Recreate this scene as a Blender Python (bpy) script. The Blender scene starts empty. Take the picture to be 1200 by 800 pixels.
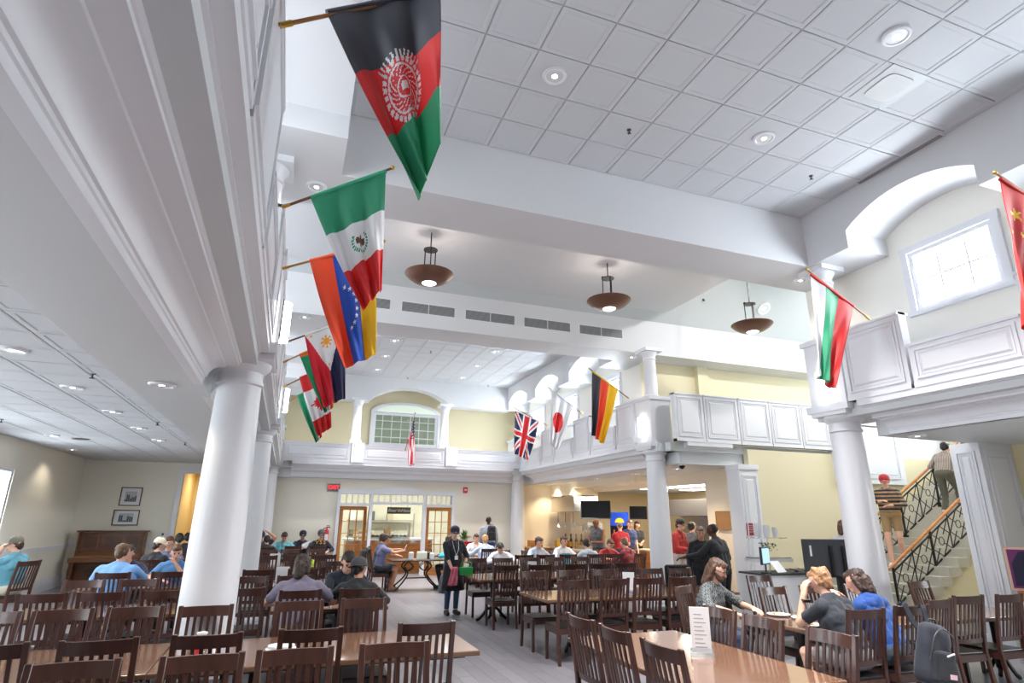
import bpy, bmesh, math, random
import numpy as np
from mathutils import Vector, Matrix

# ------------------------------------------------------------------ camera, world, lights, exposure
SC = bpy.context.scene
COL = SC.collection
H = 1.8
FPX = 683.0446
_yaw, _pit, _rol = [math.radians(a) for a in (20.263, 16.955, 0.4641)]
FWD = Vector((math.sin(_yaw) * math.cos(_pit), math.cos(_yaw) * math.cos(_pit), math.sin(_pit)))
_r = Vector((math.cos(_yaw), -math.sin(_yaw), 0)); _u = _r.cross(FWD)
RGT = _r * math.cos(_rol) + _u * math.sin(_rol)
UPV = _u * math.cos(_rol) - _r * math.sin(_rol)
CAM = Vector((0, 0, H))
cd = bpy.data.cameras.new('camera'); cam = bpy.data.objects.new('camera', cd); COL.objects.link(cam)
cd.sensor_width = 36; cd.lens = 36 * FPX / 1200; cd.clip_start = 0.05; cd.clip_end = 300
_m = Matrix((RGT, UPV, -FWD)).transposed().to_4x4(); _m.translation = CAM
cam.matrix_world = _m
SC.camera = cam
SC.view_settings.view_transform = 'Standard'; SC.view_settings.look = 'None'
SC.view_settings.gamma = 1.0; SC.view_settings.use_curve_mapping = False
SC.view_settings.exposure = 0.9

def ray(x, y): return FWD + RGT * ((x - 600) / FPX) - UPV * ((y - 400) / FPX)
def atz(x, y, z): d = ray(x, y); return CAM + d * ((z - H) / d.z)
def atx(x, y, X): d = ray(x, y); return CAM + d * (X / d.x)
def aty(x, y, Y): d = ray(x, y); return CAM + d * (Y / d.y)

wd = bpy.data.worlds.new('world'); SC.world = wd; wd.use_nodes = True
bg = wd.node_tree.nodes['Background']; bg.inputs[0].default_value = (0.93, 0.96, 1.0, 1); bg.inputs[1].default_value = 2.2

def area(name, loc, rot, sx, sy, power, col=(1, 1, 1), spread=180):
    l = bpy.data.lights.new(name, 'AREA'); l.shape = 'RECTANGLE'; l.size = sx; l.size_y = sy; l.energy = power; l.color = col
    l.spread = math.radians(spread)
    o = bpy.data.objects.new(name, l); COL.objects.link(o); o.location = loc; o.rotation_euler = rot
    return o
R90 = math.pi / 2
DAY = (0.88, 0.94, 1.0)
# daylight standing in the windows (each sits just outside an opening and points into the hall)
area('window_and_fill_daylight', (0.0 + 3.8, -7.6, 4.6), (-R90, 0, math.pi), 7.0, 3.4, 230, DAY)  # unseen upper end-wall window, added for ambient light
area('window_and_fill_daylight', (3.8, -7.6, 1.6), (-R90, 0, math.pi), 7.0, 2.2, 260, DAY)  # unseen lower end-wall window, also added for ambience
for y in (2.25, 4.92, 14.63, 17.28, 19.95):
    area('window_and_fill_daylight', (8.62, y, 5.24), (0, R90, 0), 0.92, 1.15, 85, DAY)
for y in (2.25, 4.92, 14.63, 17.28):
    area('window_and_fill_daylight', (-1.22, y, 5.24), (0, -R90, 0), 0.92, 1.15, 14, DAY)  # mirrored gallery windows, unseen, added for bounce light
for y in (1.9, 5.1, 8.3, 11.5, 14.7):
    area('window_and_fill_daylight', (-5.75, y, 1.95), (0, -R90, 0), 1.85, 1.5, 60, DAY)
area('window_and_fill_daylight', (-4.6, 9.7, 6.2), (0, -R90, 0), 2.4, 3.5, 90, DAY)  # unseen window at the crossing's aisle end, added for more daylight
area('window_and_fill_daylight', (16.9, 9.3, 5.6), (0, R90, 0), 2.4, 2.6, 170, DAY)
area('window_and_fill_daylight', (11.9, 2.0, 1.9), (0, R90, 0), 1.9, 3.0, 110, DAY)

# ------------------------------------------------------------------ materials
MATS = {}
def mat(name, col, rough=0.5, metal=0.0, emit=None, estr=1.0, bump=None, noise=None, trans=0.0, spec=0.5, coat=0.0, sheen=0.0):
    if name in MATS: return MATS[name]
    m = bpy.data.materials.new(name); m.use_nodes = True; nt = m.node_tree; b = nt.nodes['Principled BSDF']
    c = (*col, 1)
    b.inputs['Base Color'].default_value = c; b.inputs['Roughness'].default_value = rough; b.inputs['Metallic'].default_value = metal
    b.inputs['Specular IOR Level'].default_value = spec; b.inputs['Coat Weight'].default_value = coat
    b.inputs['Coat Roughness'].default_value = 0.1; b.inputs['Sheen Weight'].default_value = sheen
    if trans: b.inputs['Transmission Weight'].default_value = trans
    if emit: b.inputs['Emission Color'].default_value = (*emit, 1); b.inputs['Emission Strength'].default_value = estr
    if noise or bump:
        tc = nt.nodes.new('ShaderNodeTexCoord')
        if noise:   # (scale xyz, amount)
            mp = nt.nodes.new('ShaderNodeMapping'); mp.inputs['Scale'].default_value = noise[0]
            nz = nt.nodes.new('ShaderNodeTexNoise'); nz.inputs['Scale'].default_value = 1; nz.inputs['Detail'].default_value = 5
            nt.links.new(tc.outputs['Object'], mp.inputs[0]); nt.links.new(mp.outputs[0], nz.inputs['Vector'])
            rp = nt.nodes.new('ShaderNodeValToRGB'); a = noise[1]
            rp.color_ramp.elements[0].position = 0.3; rp.color_ramp.elements[1].position = 0.7
            rp.color_ramp.elements[0].color = (*[v * (1 - a) for v in col], 1)
            rp.color_ramp.elements[1].color = (*[min(1, v * (1 + a)) for v in col], 1)
            nt.links.new(nz.outputs[0], rp.inputs[0]); nt.links.new(rp.outputs[0], b.inputs['Base Color'])
        if bump:    # (scale, strength)
            nz2 = nt.nodes.new('ShaderNodeTexNoise'); nz2.inputs['Scale'].default_value = bump[0]; nz2.inputs['Detail'].default_value = 3
            nt.links.new(tc.outputs['Object'], nz2.inputs['Vector'])
            bp = nt.nodes.new('ShaderNodeBump'); bp.inputs['Strength'].default_value = bump[1]; bp.inputs['Distance'].default_value = 0.01
            nt.links.new(nz2.outputs[0], bp.inputs['Height']); nt.links.new(bp.outputs[0], b.inputs['Normal'])
    MATS[name] = m
    return m
def srgb(r, g, b):
    return tuple(((v / 255) / 12.92 if v / 255 <= 0.04045 else ((v / 255 + 0.055) / 1.055) ** 2.4) for v in (r, g, b))

WHITE = mat('white_paint', (0.79, 0.80, 0.84), 0.32)
CEIL = mat('ceiling_tile_white', (0.60, 0.615, 0.645), 0.75, bump=(90, 0.08))
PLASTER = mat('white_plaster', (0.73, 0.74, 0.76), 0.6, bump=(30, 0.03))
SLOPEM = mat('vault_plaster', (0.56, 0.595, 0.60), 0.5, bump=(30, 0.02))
YELLOW = mat('yellow_wall_paint', srgb(228, 218, 184), 0.6, bump=(40, 0.04))
CREAM = mat('cream_wall_paint', srgb(240, 236, 222), 0.6, bump=(40, 0.04))
PEACH = mat('servery_wall_paint', srgb(244, 230, 206), 0.6, bump=(40, 0.04))
BLACKM = mat('black_metal', (0.012, 0.012, 0.013), 0.35, metal=0.3)
DARKGREY = mat('dark_grey_plastic', (0.05, 0.05, 0.055), 0.45)
STEEL = mat('brushed_steel', (0.55, 0.54, 0.52), 0.28, metal=1.0)
CHROME = mat('reflector_chrome', (0.75, 0.75, 0.76), 0.15, metal=1.0)
WOODH = mat('honey_wood', srgb(184, 120, 62), 0.35, noise=((2, 2, 30), 0.25))
WOODD = mat('dark_stained_wood', srgb(70, 42, 35), 0.3, noise=((14, 14, 3), 0.28), spec=0.5, coat=0.25)
WOODT = mat('table_veneer', srgb(120, 88, 68), 0.16, noise=((3, 45, 3), 0.2), coat=0.6)
WOODP = mat('piano_walnut', srgb(112, 70, 44), 0.35, noise=((4, 4, 25), 0.3))
STONE = mat('speckled_step_stone', srgb(190, 186, 172), 0.5, noise=((60, 60, 60), 0.22))
GLASSW = mat('window_glass', (1, 1, 1), 0.0, trans=1.0)
SEATM = mat('black_vinyl', (0.018, 0.016, 0.017), 0.3)
PAPER = mat('white_paper', (0.86, 0.86, 0.88), 0.6)
ACRYL = mat('clear_acrylic', (0.93, 0.95, 0.97), 0.05, trans=0.9)
LAMP = mat('lamp_glow', (1, 1, 1), 0.5, emit=(1, 0.97, 0.92), estr=9)
LAMPW = mat('warm_lamp_glow', (1, 0.9, 0.75), 0.5, emit=(1, 0.85, 0.62), estr=9)
SCONCE = mat('sconce_glass', (1, 1, 1), 0.4, emit=(1, 0.985, 0.97), estr=2.6)
TUBE = mat('fluorescent_panel', (1, 1, 1), 0.5, emit=(1, 0.98, 0.94), estr=7)
COPPER = mat('bronze_bowl', srgb(126, 92, 76), 0.35, metal=0.55)
REDP = mat('red_plastic', srgb(205, 35, 35), 0.4)
LEAF = mat('leaf_green', srgb(74, 120, 52), 0.5)
BRASS = mat('brass', srgb(200, 160, 80), 0.3, metal=1.0)

# ------------------------------------------------------------------ mesh helpers
class MB:
    def __init__(s): s.v = []; s.f = []
    def quadbox(s, P):     # 8 points: bottom 4 (ccw), top 4
        n = len(s.v); s.v += [tuple(p) for p in P]
        s.f += [tuple(n + i for i in q) for q in ((3, 2, 1, 0), (4, 5, 6, 7), (0, 1, 5, 4), (1, 2, 6, 5), (2, 3, 7, 6), (3, 0, 4, 7))]
        return s
    def box(s, x0, x1, y0, y1, z0, z1):
        return s.quadbox([(x0, y0, z0), (x1, y0, z0), (x1, y1, z0), (x0, y1, z0), (x0, y0, z1), (x1, y0, z1), (x1, y1, z1), (x0, y1, z1)])
    def bar(s, a, b, w, t, up=(0, 0, 1)):   # rectangular bar from a to b, w across, t along 'up'
        a, b = Vector(a), Vector(b); d = (b - a).normalized(); up = Vector(up)
        if abs(d.dot(up)) > 0.99: up = Vector((0, 1, 0))
        x = d.cross(up).normalized(); y = x.cross(d).normalized(); x *= w / 2; y *= t / 2
        return s.quadbox([a - x - y, a + x - y, a + x + y, a - x + y, b - x - y, b + x - y, b + x + y, b - x + y])
    def prism(s, poly, ax, a, b):    # poly 2d; ax 'x': poly=(y,z); 'y': poly=(x,z); 'z': poly=(x,y)
        def P(p, t):
            return {'x': (t, p[0], p[1]), 'y': (p[0], t, p[1]), 'z': (p[0], p[1], t)}[ax]
        n = len(s.v); k = len(poly)
        s.v += [P(p, a) for p in poly] + [P(p, b) for p in poly]
        s.f += [tuple(range(n, n + k)), tuple(range(n + 2 * k - 1, n + k - 1, -1))]
        for i in range(k):
            j = (i + 1) % k; s.f.append((n + i, n + k + i, n + k + j, n + j))
        return s
    def strip(s, poly, ax, a, b):    # open profile swept, no caps
        def P(p, t):
            return {'x': (t, p[0], p[1]), 'y': (p[0], t, p[1]), 'z': (p[0], p[1], t)}[ax]
        n = len(s.v); k = len(poly)
        s.v += [P(p, a) for p in poly] + [P(p, b) for p in poly]
        for i in range(k - 1): s.f.append((n + i, n + k + i, n + k + i + 1, n + i + 1))
        return s
    def lathe(s, prof, c=(0, 0, 0), seg=24, a0=0.0, a1=2 * math.pi):
        full = abs(a1 - a0 - 2 * math.pi) < 1e-6; m = seg if full else seg + 1
        n = len(s.v); k = len(prof)
        for i in range(m):
            a = a0 + (a1 - a0) * i / seg
            for r, z in prof: s.v.append((c[0] + r * math.cos(a), c[1] + r * math.sin(a), c[2] + z))
        for i in range(seg):
            j = (i + 1) % m
            for q in range(k - 1): s.f.append((n + i * k + q, n + j * k + q, n + j * k + q + 1, n + i * k + q + 1))
        if full:
            for q, rev in ((0, True), (k - 1, False)):
                if prof[q][0] > 1e-4:
                    ring = [n + i * k + q for i in range(m)]; s.f.append(tuple(ring[::-1] if rev else ring))
        return s
    def tube(s, pts, r, seg=8, caps=True):
        pts = [Vector(p) for p in pts]; rr = r if isinstance(r, (list, tuple)) else [r] * len(pts)
        n = len(s.v); up = Vector((0, 0, 1)); prev = None
        for i, p in enumerate(pts):
            d = (pts[min(i + 1, len(pts) - 1)] - pts[max(i - 1, 0)]).normalized()
            if prev is None:
                x = d.cross(up if abs(d.z) < 0.95 else Vector((1, 0, 0))).normalized()
            else:
                x = (prev - d * prev.dot(d)).normalized()
            prev = x; y = d.cross(x)
            for k in range(seg):
                a = 2 * math.pi * k / seg; s.v.append(tuple(p + (x * math.cos(a) + y * math.sin(a)) * rr[i]))
        for i in range(len(pts) - 1):
            for k in range(seg):
                j = (k + 1) % seg; s.f.append((n + i * seg + k, n + i * seg + j, n + (i + 1) * seg + j, n + (i + 1) * seg + k))
        if caps:
            s.f.append(tuple(n + k for k in range(seg))[::-1]); e = n + (len(pts) - 1) * seg; s.f.append(tuple(e + k for k in range(seg)))
        return s
    def sphere(s, c, r, seg=12, rings=8, sz=(1, 1, 1)):
        n = len(s.v)
        for i in range(rings + 1):
            t = math.pi * i / rings
            for k in range(seg):
                a = 2 * math.pi * k / seg
                s.v.append((c[0] + r * sz[0] * math.sin(t) * math.cos(a), c[1] + r * sz[1] * math.sin(t) * math.sin(a), c[2] + r * sz[2] * math.cos(t)))
        for i in range(rings):
            for k in range(seg):
                j = (k + 1) % seg; s.f.append((n + i * seg + k, n + (i + 1) * seg + k, n + (i + 1) * seg + j, n + i * seg + j))
        return s
    def xf(s, M, start=0):
        for i in range(start, len(s.v)): s.v[i] = tuple(M @ Vector(s.v[i]))
        return s
    def mesh(s, name, material=None, smooth=None, bevel=0, seg=1):
        me = bpy.data.meshes.new(name); me.from_pydata(s.v, [], s.f)
        bm = bmesh.new(); bm.from_mesh(me)
        bmesh.ops.remove_doubles(bm, verts=bm.verts, dist=1e-5)
        bmesh.ops.recalc_face_normals(bm, faces=bm.faces)
        if bevel: bmesh.ops.bevel(bm, geom=list(bm.edges), offset=bevel, segments=seg, affect='EDGES', profile=0.5)
        bm.to_mesh(me); bm.free()
        if smooth:
            me.shade_smooth(); me.set_sharp_from_angle(angle=math.radians(smooth))
        if material: me.materials.append(material)
        return me
    def build(s, name, material, parent=None, smooth=None, bevel=0, loc=None, rz=0, seg=1):
        return put(name, s.mesh(name, material, smooth, bevel, seg), parent, loc, rz)

def put(name, me, parent=None, loc=None, rz=0):
    o = bpy.data.objects.new(name, me); COL.objects.link(o)
    if parent: o.parent = parent
    if loc is not None: o.location = loc
    if rz: o.rotation_euler = (0, 0, rz)
    return o
def tag(o, label=None, cat=None, group=None, kind=None):
    if label: o['label'] = label
    if cat: o['category'] = cat
    if group: o['group'] = group
    if kind: o['kind'] = kind
    return o
def empty(name, loc=(0, 0, 0), rz=0):
    o = bpy.data.objects.new(name, None); COL.objects.link(o); o.location = loc; o.rotation_euler = (0, 0, rz); o.empty_display_size = 0.1
    return o
def struct(o, label=None):
    o['kind'] = 'structure'
    if label: o['label'] = label
    return o
def copy_tree(o, parent=None):
    c = o.copy(); COL.objects.link(c); c.parent = parent
    for ch in o.children: copy_tree(ch, c)
    return c
def smoothcurve(pts, n=6):
    pts = [Vector(p) for p in pts]; out = []
    for i in range(len(pts) - 1):
        p0, p1, p2, p3 = pts[max(i - 1, 0)], pts[i], pts[i + 1], pts[min(i + 2, len(pts) - 1)]
        for k in range(n):
            t = k / n
            out.append(0.5 * ((2 * p1) + (p2 - p0) * t + (2 * p0 - 5 * p1 + 4 * p2 - p3) * t * t + (3 * p1 - p0 - 3 * p2 + p3) * t ** 3))
    return out + [pts[-1]]
# ------------------------------------------------------------------ the setting
_g = GLASSW.node_tree; _g.nodes.clear()
_o = _g.nodes.new('ShaderNodeOutputMaterial'); _mx = _g.nodes.new('ShaderNodeMixShader'); _t = _g.nodes.new('ShaderNodeBsdfTransparent'); _gl = _g.nodes.new('ShaderNodeBsdfGlossy')
_t.inputs[0].default_value = (0.96, 0.98, 0.98, 1); _gl.inputs['Roughness'].default_value = 0.02; _mx.inputs[0].default_value = 0.08
_g.links.new(_t.outputs[0], _mx.inputs[1]); _g.links.new(_gl.outputs[0], _mx.inputs[2]); _g.links.new(_mx.outputs[0], _o.inputs[0])

ZC, ZB, ZL, ZF, ZR, ZH = 6.70, 5.80, 3.41, 3.03, 4.09, 4.58
XA, XB = -0.34, 7.60          # balcony faces
def wall(mb, ax, t0, t1, u0, u1, z0, z1, holes=()):
    def b(a, c, d, e):
        if c - a < 1e-4 or e - d < 1e-4: return
        if ax == 'x': mb.box(t0, t1, a, c, d, e)
        else: mb.box(a, c, t0, t1, d, e)
    cur = u0
    for (h0, h1, k0, k1) in sorted(holes):
        b(cur, h0, z0, z1); b(h0, h1, z0, k0); b(h0, h1, k1, z1); cur = h1
    b(cur, u1, z0, z1)
    return mb

# floor
def floor_material(name, base, randomize):
    m = bpy.data.materials.new(name); m.use_nodes = True; nt = m.node_tree; b = nt.nodes['Principled BSDF']
    b.inputs['Roughness'].default_value = 0.33; b.inputs['Coat Weight'].default_value = 0.15
    tc = nt.nodes.new('ShaderNodeTexCoord'); mp = nt.nodes.new('ShaderNodeMapping'); mp.inputs['Scale'].default_value = (40, 2.5, 1)
    nz = nt.nodes.new('ShaderNodeTexNoise'); nz.inputs['Scale'].default_value = 1; nz.inputs['Detail'].default_value = 6
    mx = nt.nodes.new('ShaderNodeMix'); mx.data_type = 'RGBA'
    mx.inputs[6].default_value = (*[c * 0.78 for c in base], 1); mx.inputs[7].default_value = (*[c * 1.18 for c in base], 1)
    nt.links.new(tc.outputs['Object'], mp.inputs[0]); nt.links.new(mp.outputs[0], nz.inputs['Vector'])
    if randomize:
        oi = nt.nodes.new('ShaderNodeObjectInfo'); ma = nt.nodes.new('ShaderNodeMath'); ma.operation = 'MULTIPLY_ADD'; ma.inputs[1].default_value = 0.7; 
        nt.links.new(oi.outputs['Random'], ma.inputs[0])
        m2 = nt.nodes.new('ShaderNodeMath'); m2.operation = 'MULTIPLY'; m2.inputs[1].default_value = 0.5
        nt.links.new(nz.outputs[0], m2.inputs[0]); nt.links.new(m2.outputs[0], ma.inputs[2]); nt.links.new(ma.outputs[0], mx.inputs[0])
    else:
        nt.links.new(nz.outputs[0], mx.inputs[0])
    nt.links.new(mx.outputs[2], b.inputs['Base Color'])
    return m
FLOORB = srgb(134, 131, 137)
floor = struct(MB().box(-7, 18, -8.4, 27, -0.12, 0).build('floor', floor_material('grey_floor', FLOORB, False)), 'grey wood-look plank floor of the dining hall')
PLK = floor_material('grey_floor_plank', FLOORB, True)
pm = MB().box(-0.0885, 0.0885, -0.609, 0.609, 0.0, 0.003).mesh('plank', PLK)
pk = 0
for i in range(20):
    x = 0.95 + i * 0.18
    for j in range(10):
        y = 3.6 + (i * 0.47 % 1.22) + j * 1.222
        if y > 14.6: continue
        if i > 14 and y > 12: continue
        put('plank', pm, floor, (x, y, 0))

# suspended ceilings: every tile a piece
def tile_mesh(s=0.61, d=0.008):
    mb = MB(); h = s / 2 - 0.006
    def ring(a, za, b, zb):
        n = len(mb.v)
        mb.v += [(-a, -a, za), (a, -a, za), (a, a, za), (-a, a, za), (-b, -b, zb), (b, -b, zb), (b, b, zb), (-b, b, zb)]
        for i in range(4): j = (i + 1) % 4; mb.f.append((n + i, n + j, n + 4 + j, n + 4 + i))
    ring(h, 0.012, h, -0.004); ring(h, -0.004, h - 0.012, -d); ring(h - 0.012, -d, h - 0.05, -d); ring(h - 0.05, -d, h - 0.062, -0.002)
    n = len(mb.v); q = h - 0.062
    mb.v += [(-q, -q, -0.002), (q, -q, -0.002), (q, q, -0.002), (-q, q, -0.002)]; mb.f.append((n, n + 1, n + 2, n + 3))
    mb.v += [(-h, -h, 0.012), (h, -h, 0.012), (h, h, 0.012), (-h, h, 0.012)]; mb.f.append((n + 4, n + 5, n + 6, n + 7))
    me = bpy.data.meshes.new('tile'); me.from_pydata(mb.v, [], mb.f); me.materials.append(CEIL)
    return me
TILE = tile_mesh()
PLAIN = MB().box(-0.299, 0.299, -0.299, 0.299, -0.004, 0.012).mesh('tile', CEIL)
def tiled(name, label, x0, x1, y0, y1, z, ox, oy, plain=(), skip=None):
    c = struct(MB().box(x0, x1, y0, y1, z + 0.0, z + 0.1).build(name, CEIL), label)
    i0 = math.floor((x0 - ox) / 0.61); i1 = math.ceil((x1 - ox) / 0.61); j0 = math.floor((y0 - oy) / 0.61); j1 = math.ceil((y1 - oy) / 0.61)
    for i in range(i0, i1):
        for j in range(j0, j1):
            cx, cy = ox + (i + 0.5) * 0.61, oy + (j + 0.5) * 0.61
            if cx - 0.32 < x0 - 0.35 or cx + 0.32 > x1 + 0.35 or cy + 0.32 > y1 + 0.35 or cy - 0.32 < y0 - 0.35: continue
            if skip and skip(cx, cy): continue
            pl = any(abs(cx - p[0]) < 0.31 and abs(cy - p[1]) < 0.31 for p in plain)
            put('tile', PLAIN if pl else TILE, c, (cx, cy, z - 0.012))
    return c
NAVEL = [(2.349, 5.016), (5.455, 3.212), (5.419, 5.06), (2.37, 3.2), (2.37, 1.3), (5.44, 1.3)]
FARL = [(2.38, 16.18), (2.39, 17.95), (2.39, 19.83), (5.42, 16.18), (5.42, 18.05), (5.42, 19.9), (2.38, 14.3), (5.42, 14.3)]
AISLEL = [(-2.64, 4.9), (-2.64, 6.71), (-2.64, 8.5), (-2.64, 10.35), (-2.64, 12.16), (-4.5, 6.71), (-4.5, 10.35), (-2.64, 14.0), (-4.5, 14.0)]
tiled('ceiling_nave', 'white panelled tile ceiling high over the dining hall', 0.19, 7.6, -7, 6.56, ZC, 1.425 - 0.61 * 2, 6.556 - 0.61 * 10, [(2.349, 5.016), (5.455, 3.212), (5.419, 5.06), (6.089, 3.793)], skip=lambda x, y: y < 0.3)
tiled('ceiling_far_bay', 'white tiled ceiling above the storefront end of the hall', 0.19, 7.6, 12.9, 21.0, ZC, 1.425 - 1.22, 12.95, FARL)
tiled('ceiling_aisle', 'low white tiled ceiling of the side aisle over the piano', -5.47, -1.61, -3.5, 19.9, 3.34, -1.63, 1.1, AISLEL, skip=lambda x, y: y < 2.0)

# upper walls with segmental arches (poly in (along, z), extruded through the wall)
def arch_poly(u0, u1, z0, z1, arches, spring, top):
    pts = [(u0, z1), (u0, z0)]
    for (a, b) in arches:
        pts += [(a, z0), (a, spring)]
        c = (a + b) / 2; w = (b - a) / 2; hgt = top - spring; R = (w * w + hgt * hgt) / (2 * hgt); t0 = math.asin(w / R)
        for i in range(1, 12):
            t = -t0 + 2 * t0 * i / 12; pts.append((c + R * math.sin(t), spring + hgt - R + R * math.cos(t)))
        pts += [(b, spring), (b, z0)]
    pts += [(u1, z0), (u1, z1)]
    return pts
NA = [(-3.1, -1.25), (-0.45, 1.4), (1.28, 3.14), (3.94, 5.80)]
NA = [(1.28, 3.14), (3.94, 5.80)]
FA = [(13.70, 15.57), (16.36, 18.23), (19.02, 20.88)]
for nm, x0, x1 in (('wall_right_upper', XB, 8.45), ('wall_left_upper', -0.66, 0.19)):
    mb = MB(); mb.prism(arch_poly(-7, 6.56, ZB, 6.85, NA, 6.09, 6.36), 'x', x0, x1); mb.prism(arch_poly(12.92, 21.0, ZB, 6.85, FA, 6.09, 6.36), 'x', x0, x1)
    struct(mb.build(nm, PLASTER, smooth=35), 'white upper wall with segmental arches over the windows')
# bulkheads across the hall and the vault of the crossing
struct(MB().box(-1.15, 8.45, 6.56, 7.44, ZB, 8.0).build('trim_1', PLASTER), 'white bulkhead beam across the hall above the flags')
ventwall = struct(MB().box(-1.15, 16.8, 12.04, 12.92, ZB, 7.2).build('trim_2', PLASTER), 'white bulkhead beam with dark air grilles')
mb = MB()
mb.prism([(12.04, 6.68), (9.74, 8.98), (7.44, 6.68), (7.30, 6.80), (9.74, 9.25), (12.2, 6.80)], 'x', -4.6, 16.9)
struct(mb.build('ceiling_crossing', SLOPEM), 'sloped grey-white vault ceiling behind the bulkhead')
# window walls at balcony level
NW = [(y - 0.585, y + 0.585, 4.78, 5.70) for y in (2.25, 4.92)]
FW = [(y - 0.585, y + 0.585, 4.78, 5.70) for y in (14.63, 17.28, 19.95)]
mb = MB(); wall(mb, 'x', 8.45, 8.6, -7, 7.44, 3.4, 6.6, NW); wall(mb, 'x', 8.45, 8.6, 12.92, 22.3, 3.4, 6.6, FW)
struct(mb.build('wall_right_gallery', mat('gallery_wall_paint', srgb(243, 240, 232), 0.6)), 'pale cream window wall behind the white gallery rail')
mb = MB(); wall(mb, 'x', -1.2, -1.1, -7, 7.44, 3.4, 7.0, NW); wall(mb, 'x', -1.2, -1.1, 12.0, 22.3, 3.4, 7.0, FW)
wall(mb, 'y', 7.4, 7.5, -4.6, -1.1, 3.4, 7.0); wall(mb, 'y', 12.0, 12.1, -4.6, -1.1, 3.4, 7.0); wall(mb, 'x', -4.6, -4.5, 7.4, 12.1, 3.4, 9.0, [(7.95, 11.45, 5.0, 7.4)])
struct(mb.build('wall_left_gallery', PLASTER), 'white wall behind the gallery over the side aisle')
wn = [0]
def window(ax, t, u0, u1, z0, z1, cols=3, rows=2, side=-1, label=None, frame=0.06):
    wn[0] += 1
    mb = MB(); d0, d1 = (t - 0.03, t + 0.06)
    def b(a, c, d, e, q0=d0, q1=d1, m=None):
        (m or mb).box(q0, q1, a, c, d, e) if ax == 'x' else (m or mb).box(a, c, q0, q1, d, e)
    b(u0, u1, z0, z0 + frame); b(u0, u1, z1 - frame, z1); b(u0, u0 + frame, z0 + frame, z1 - frame); b(u1 - frame, u1, z0 + frame, z1 - frame)
    w = struct(mb.build('window_%d' % wn[0], WHITE), label or 'white framed gallery window, glass bright with daylight')
    for i in range(1, cols):
        m = MB(); u = u0 + (u1 - u0) * i / cols; b(u - 0.012, u + 0.012, z0 + frame, z1 - frame, t, t + 0.03, m); m.build('muntin', WHITE, w)
    for i in range(1, rows):
        m = MB(); z = z0 + (z1 - z0) * i / rows; b(u0 + frame, u1 - frame, z - 0.012, z + 0.012, t + 0.001, t + 0.029, m); m.build('muntin', WHITE, w)
    m = MB(); b(u0 + 0.02, u1 - 0.02, z0 + 0.02, z1 - 0.02, t + 0.012, t + 0.018, m); m.build('pane', GLASSW, w)
    m = MB(); q = (t - 0.07, t - 0.002) if side < 0 else (t + 0.002, t + 0.07)
    b(u0 - 0.11, u1 + 0.11, z1, z1 + 0.1, *q, m=m); b(u0 - 0.1, u0, z0, z1, *q, m=m); b(u1, u1 + 0.1, z0, z1, *q, m=m); b(u0 - 0.14, u1 + 0.14, z0 - 0.06, z0, q[0] - 0.02, q[1] + 0.02, m=m)
    m.build('casing', WHITE, w)
    return w
for y in (2.25, 4.92): window('x', 8.47, y - 0.585, y + 0.585, 4.78, 5.70)
for y in (14.63, 17.28, 19.95): window('x', 8.47, y - 0.585, y + 0.585, 4.78, 5.70, label='white framed gallery window behind the row of flags')
# gallery floor slabs and soffits
mb = MB(); mb.box(8.18, 11.0, -7, 6.3, ZF, 3.40); mb.box(XB + 0.1, 8.5, -7, 6.9, 3.30, 3.49); mb.box(8.18, 10.0, 11.2, 20.6, ZF, 3.40); mb.box(XB + 0.1, 8.5, 11.3, 20.6, 3.30, 3.49)
mb.box(-1.2, XA - 0.1, -7, 20.6, 3.30, 3.49); mb.box(-1.61, -0.905, -7, 19.95, ZF+0.004, 3.36); mb.box(-5.5, -1.2, -7, 20.6, 3.44, 3.49)
mb.box(-1.2, 8.5, 19.8, 22.3, 3.30, 3.49); mb.box(7.9, 16.8, 11.1, 12.9, 3.30, 3.49); mb.box(-1.0, 8.3, 20.15, 20.6, ZF, 3.32); mb.box(9.9, 16.8, 20.5, 26, 3.1, 3.3); mb.box(10.0, 16.8, 11.1, 20.6, 3.2, 3.3)
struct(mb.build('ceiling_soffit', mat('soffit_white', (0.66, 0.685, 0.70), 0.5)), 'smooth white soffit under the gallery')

# entablature under the gallery rail, broken at every column
PROF = [(0, 3.50), (0, 3.41), (.08, 3.41), (.08, 3.395), (.115, 3.39), (.12, 3.365), (.14, 3.355), (.145, 3.34), (.185, 3.337), (.218, 3.325), (.240, 3.302), (.250, 3.272), (.262, 3.270), (.262, 3.245), (.375, 3.238),
        (.38, 3.225), (.40, 3.222), (.445, 3.217), (.487, 3.197), (.517, 3.16), (.53, 3.112), (.548, 3.11), (.548, 3.085), (.56, 3.08), (.56, 3.03), (.64, 3.03), (.64, 3.50)]
tn = [2]
def cornice(ax, face, sgn, segs, label):
    mb = MB()
    for a, b in segs: mb.prism([(face + sgn * o, z) for o, z in PROF], ax, a, b)
    tn[0] += 1
    return struct(mb.build('trim_%d' % tn[0], WHITE, smooth=28), label)
YC = (6.6, 11.72, 20.0)
cornice('y', XA, -1, [(-7, 6.26), (6.94, 11.38), (12.06, 19.7)], 'deep white moulded cornice under the aisle gallery')
cornice('y', XB, 1, [(-7, 6.1), (12.15, 19.75)], 'white moulded cornice under the window gallery')
cornice('x', 19.6, 1, [(0.0, 7.35)], 'white moulded cornice above the storefront')
cornice('x', 10.95, 1, [(8.25, 9.5)], 'white moulded cornice above the servery entrance')
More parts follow.
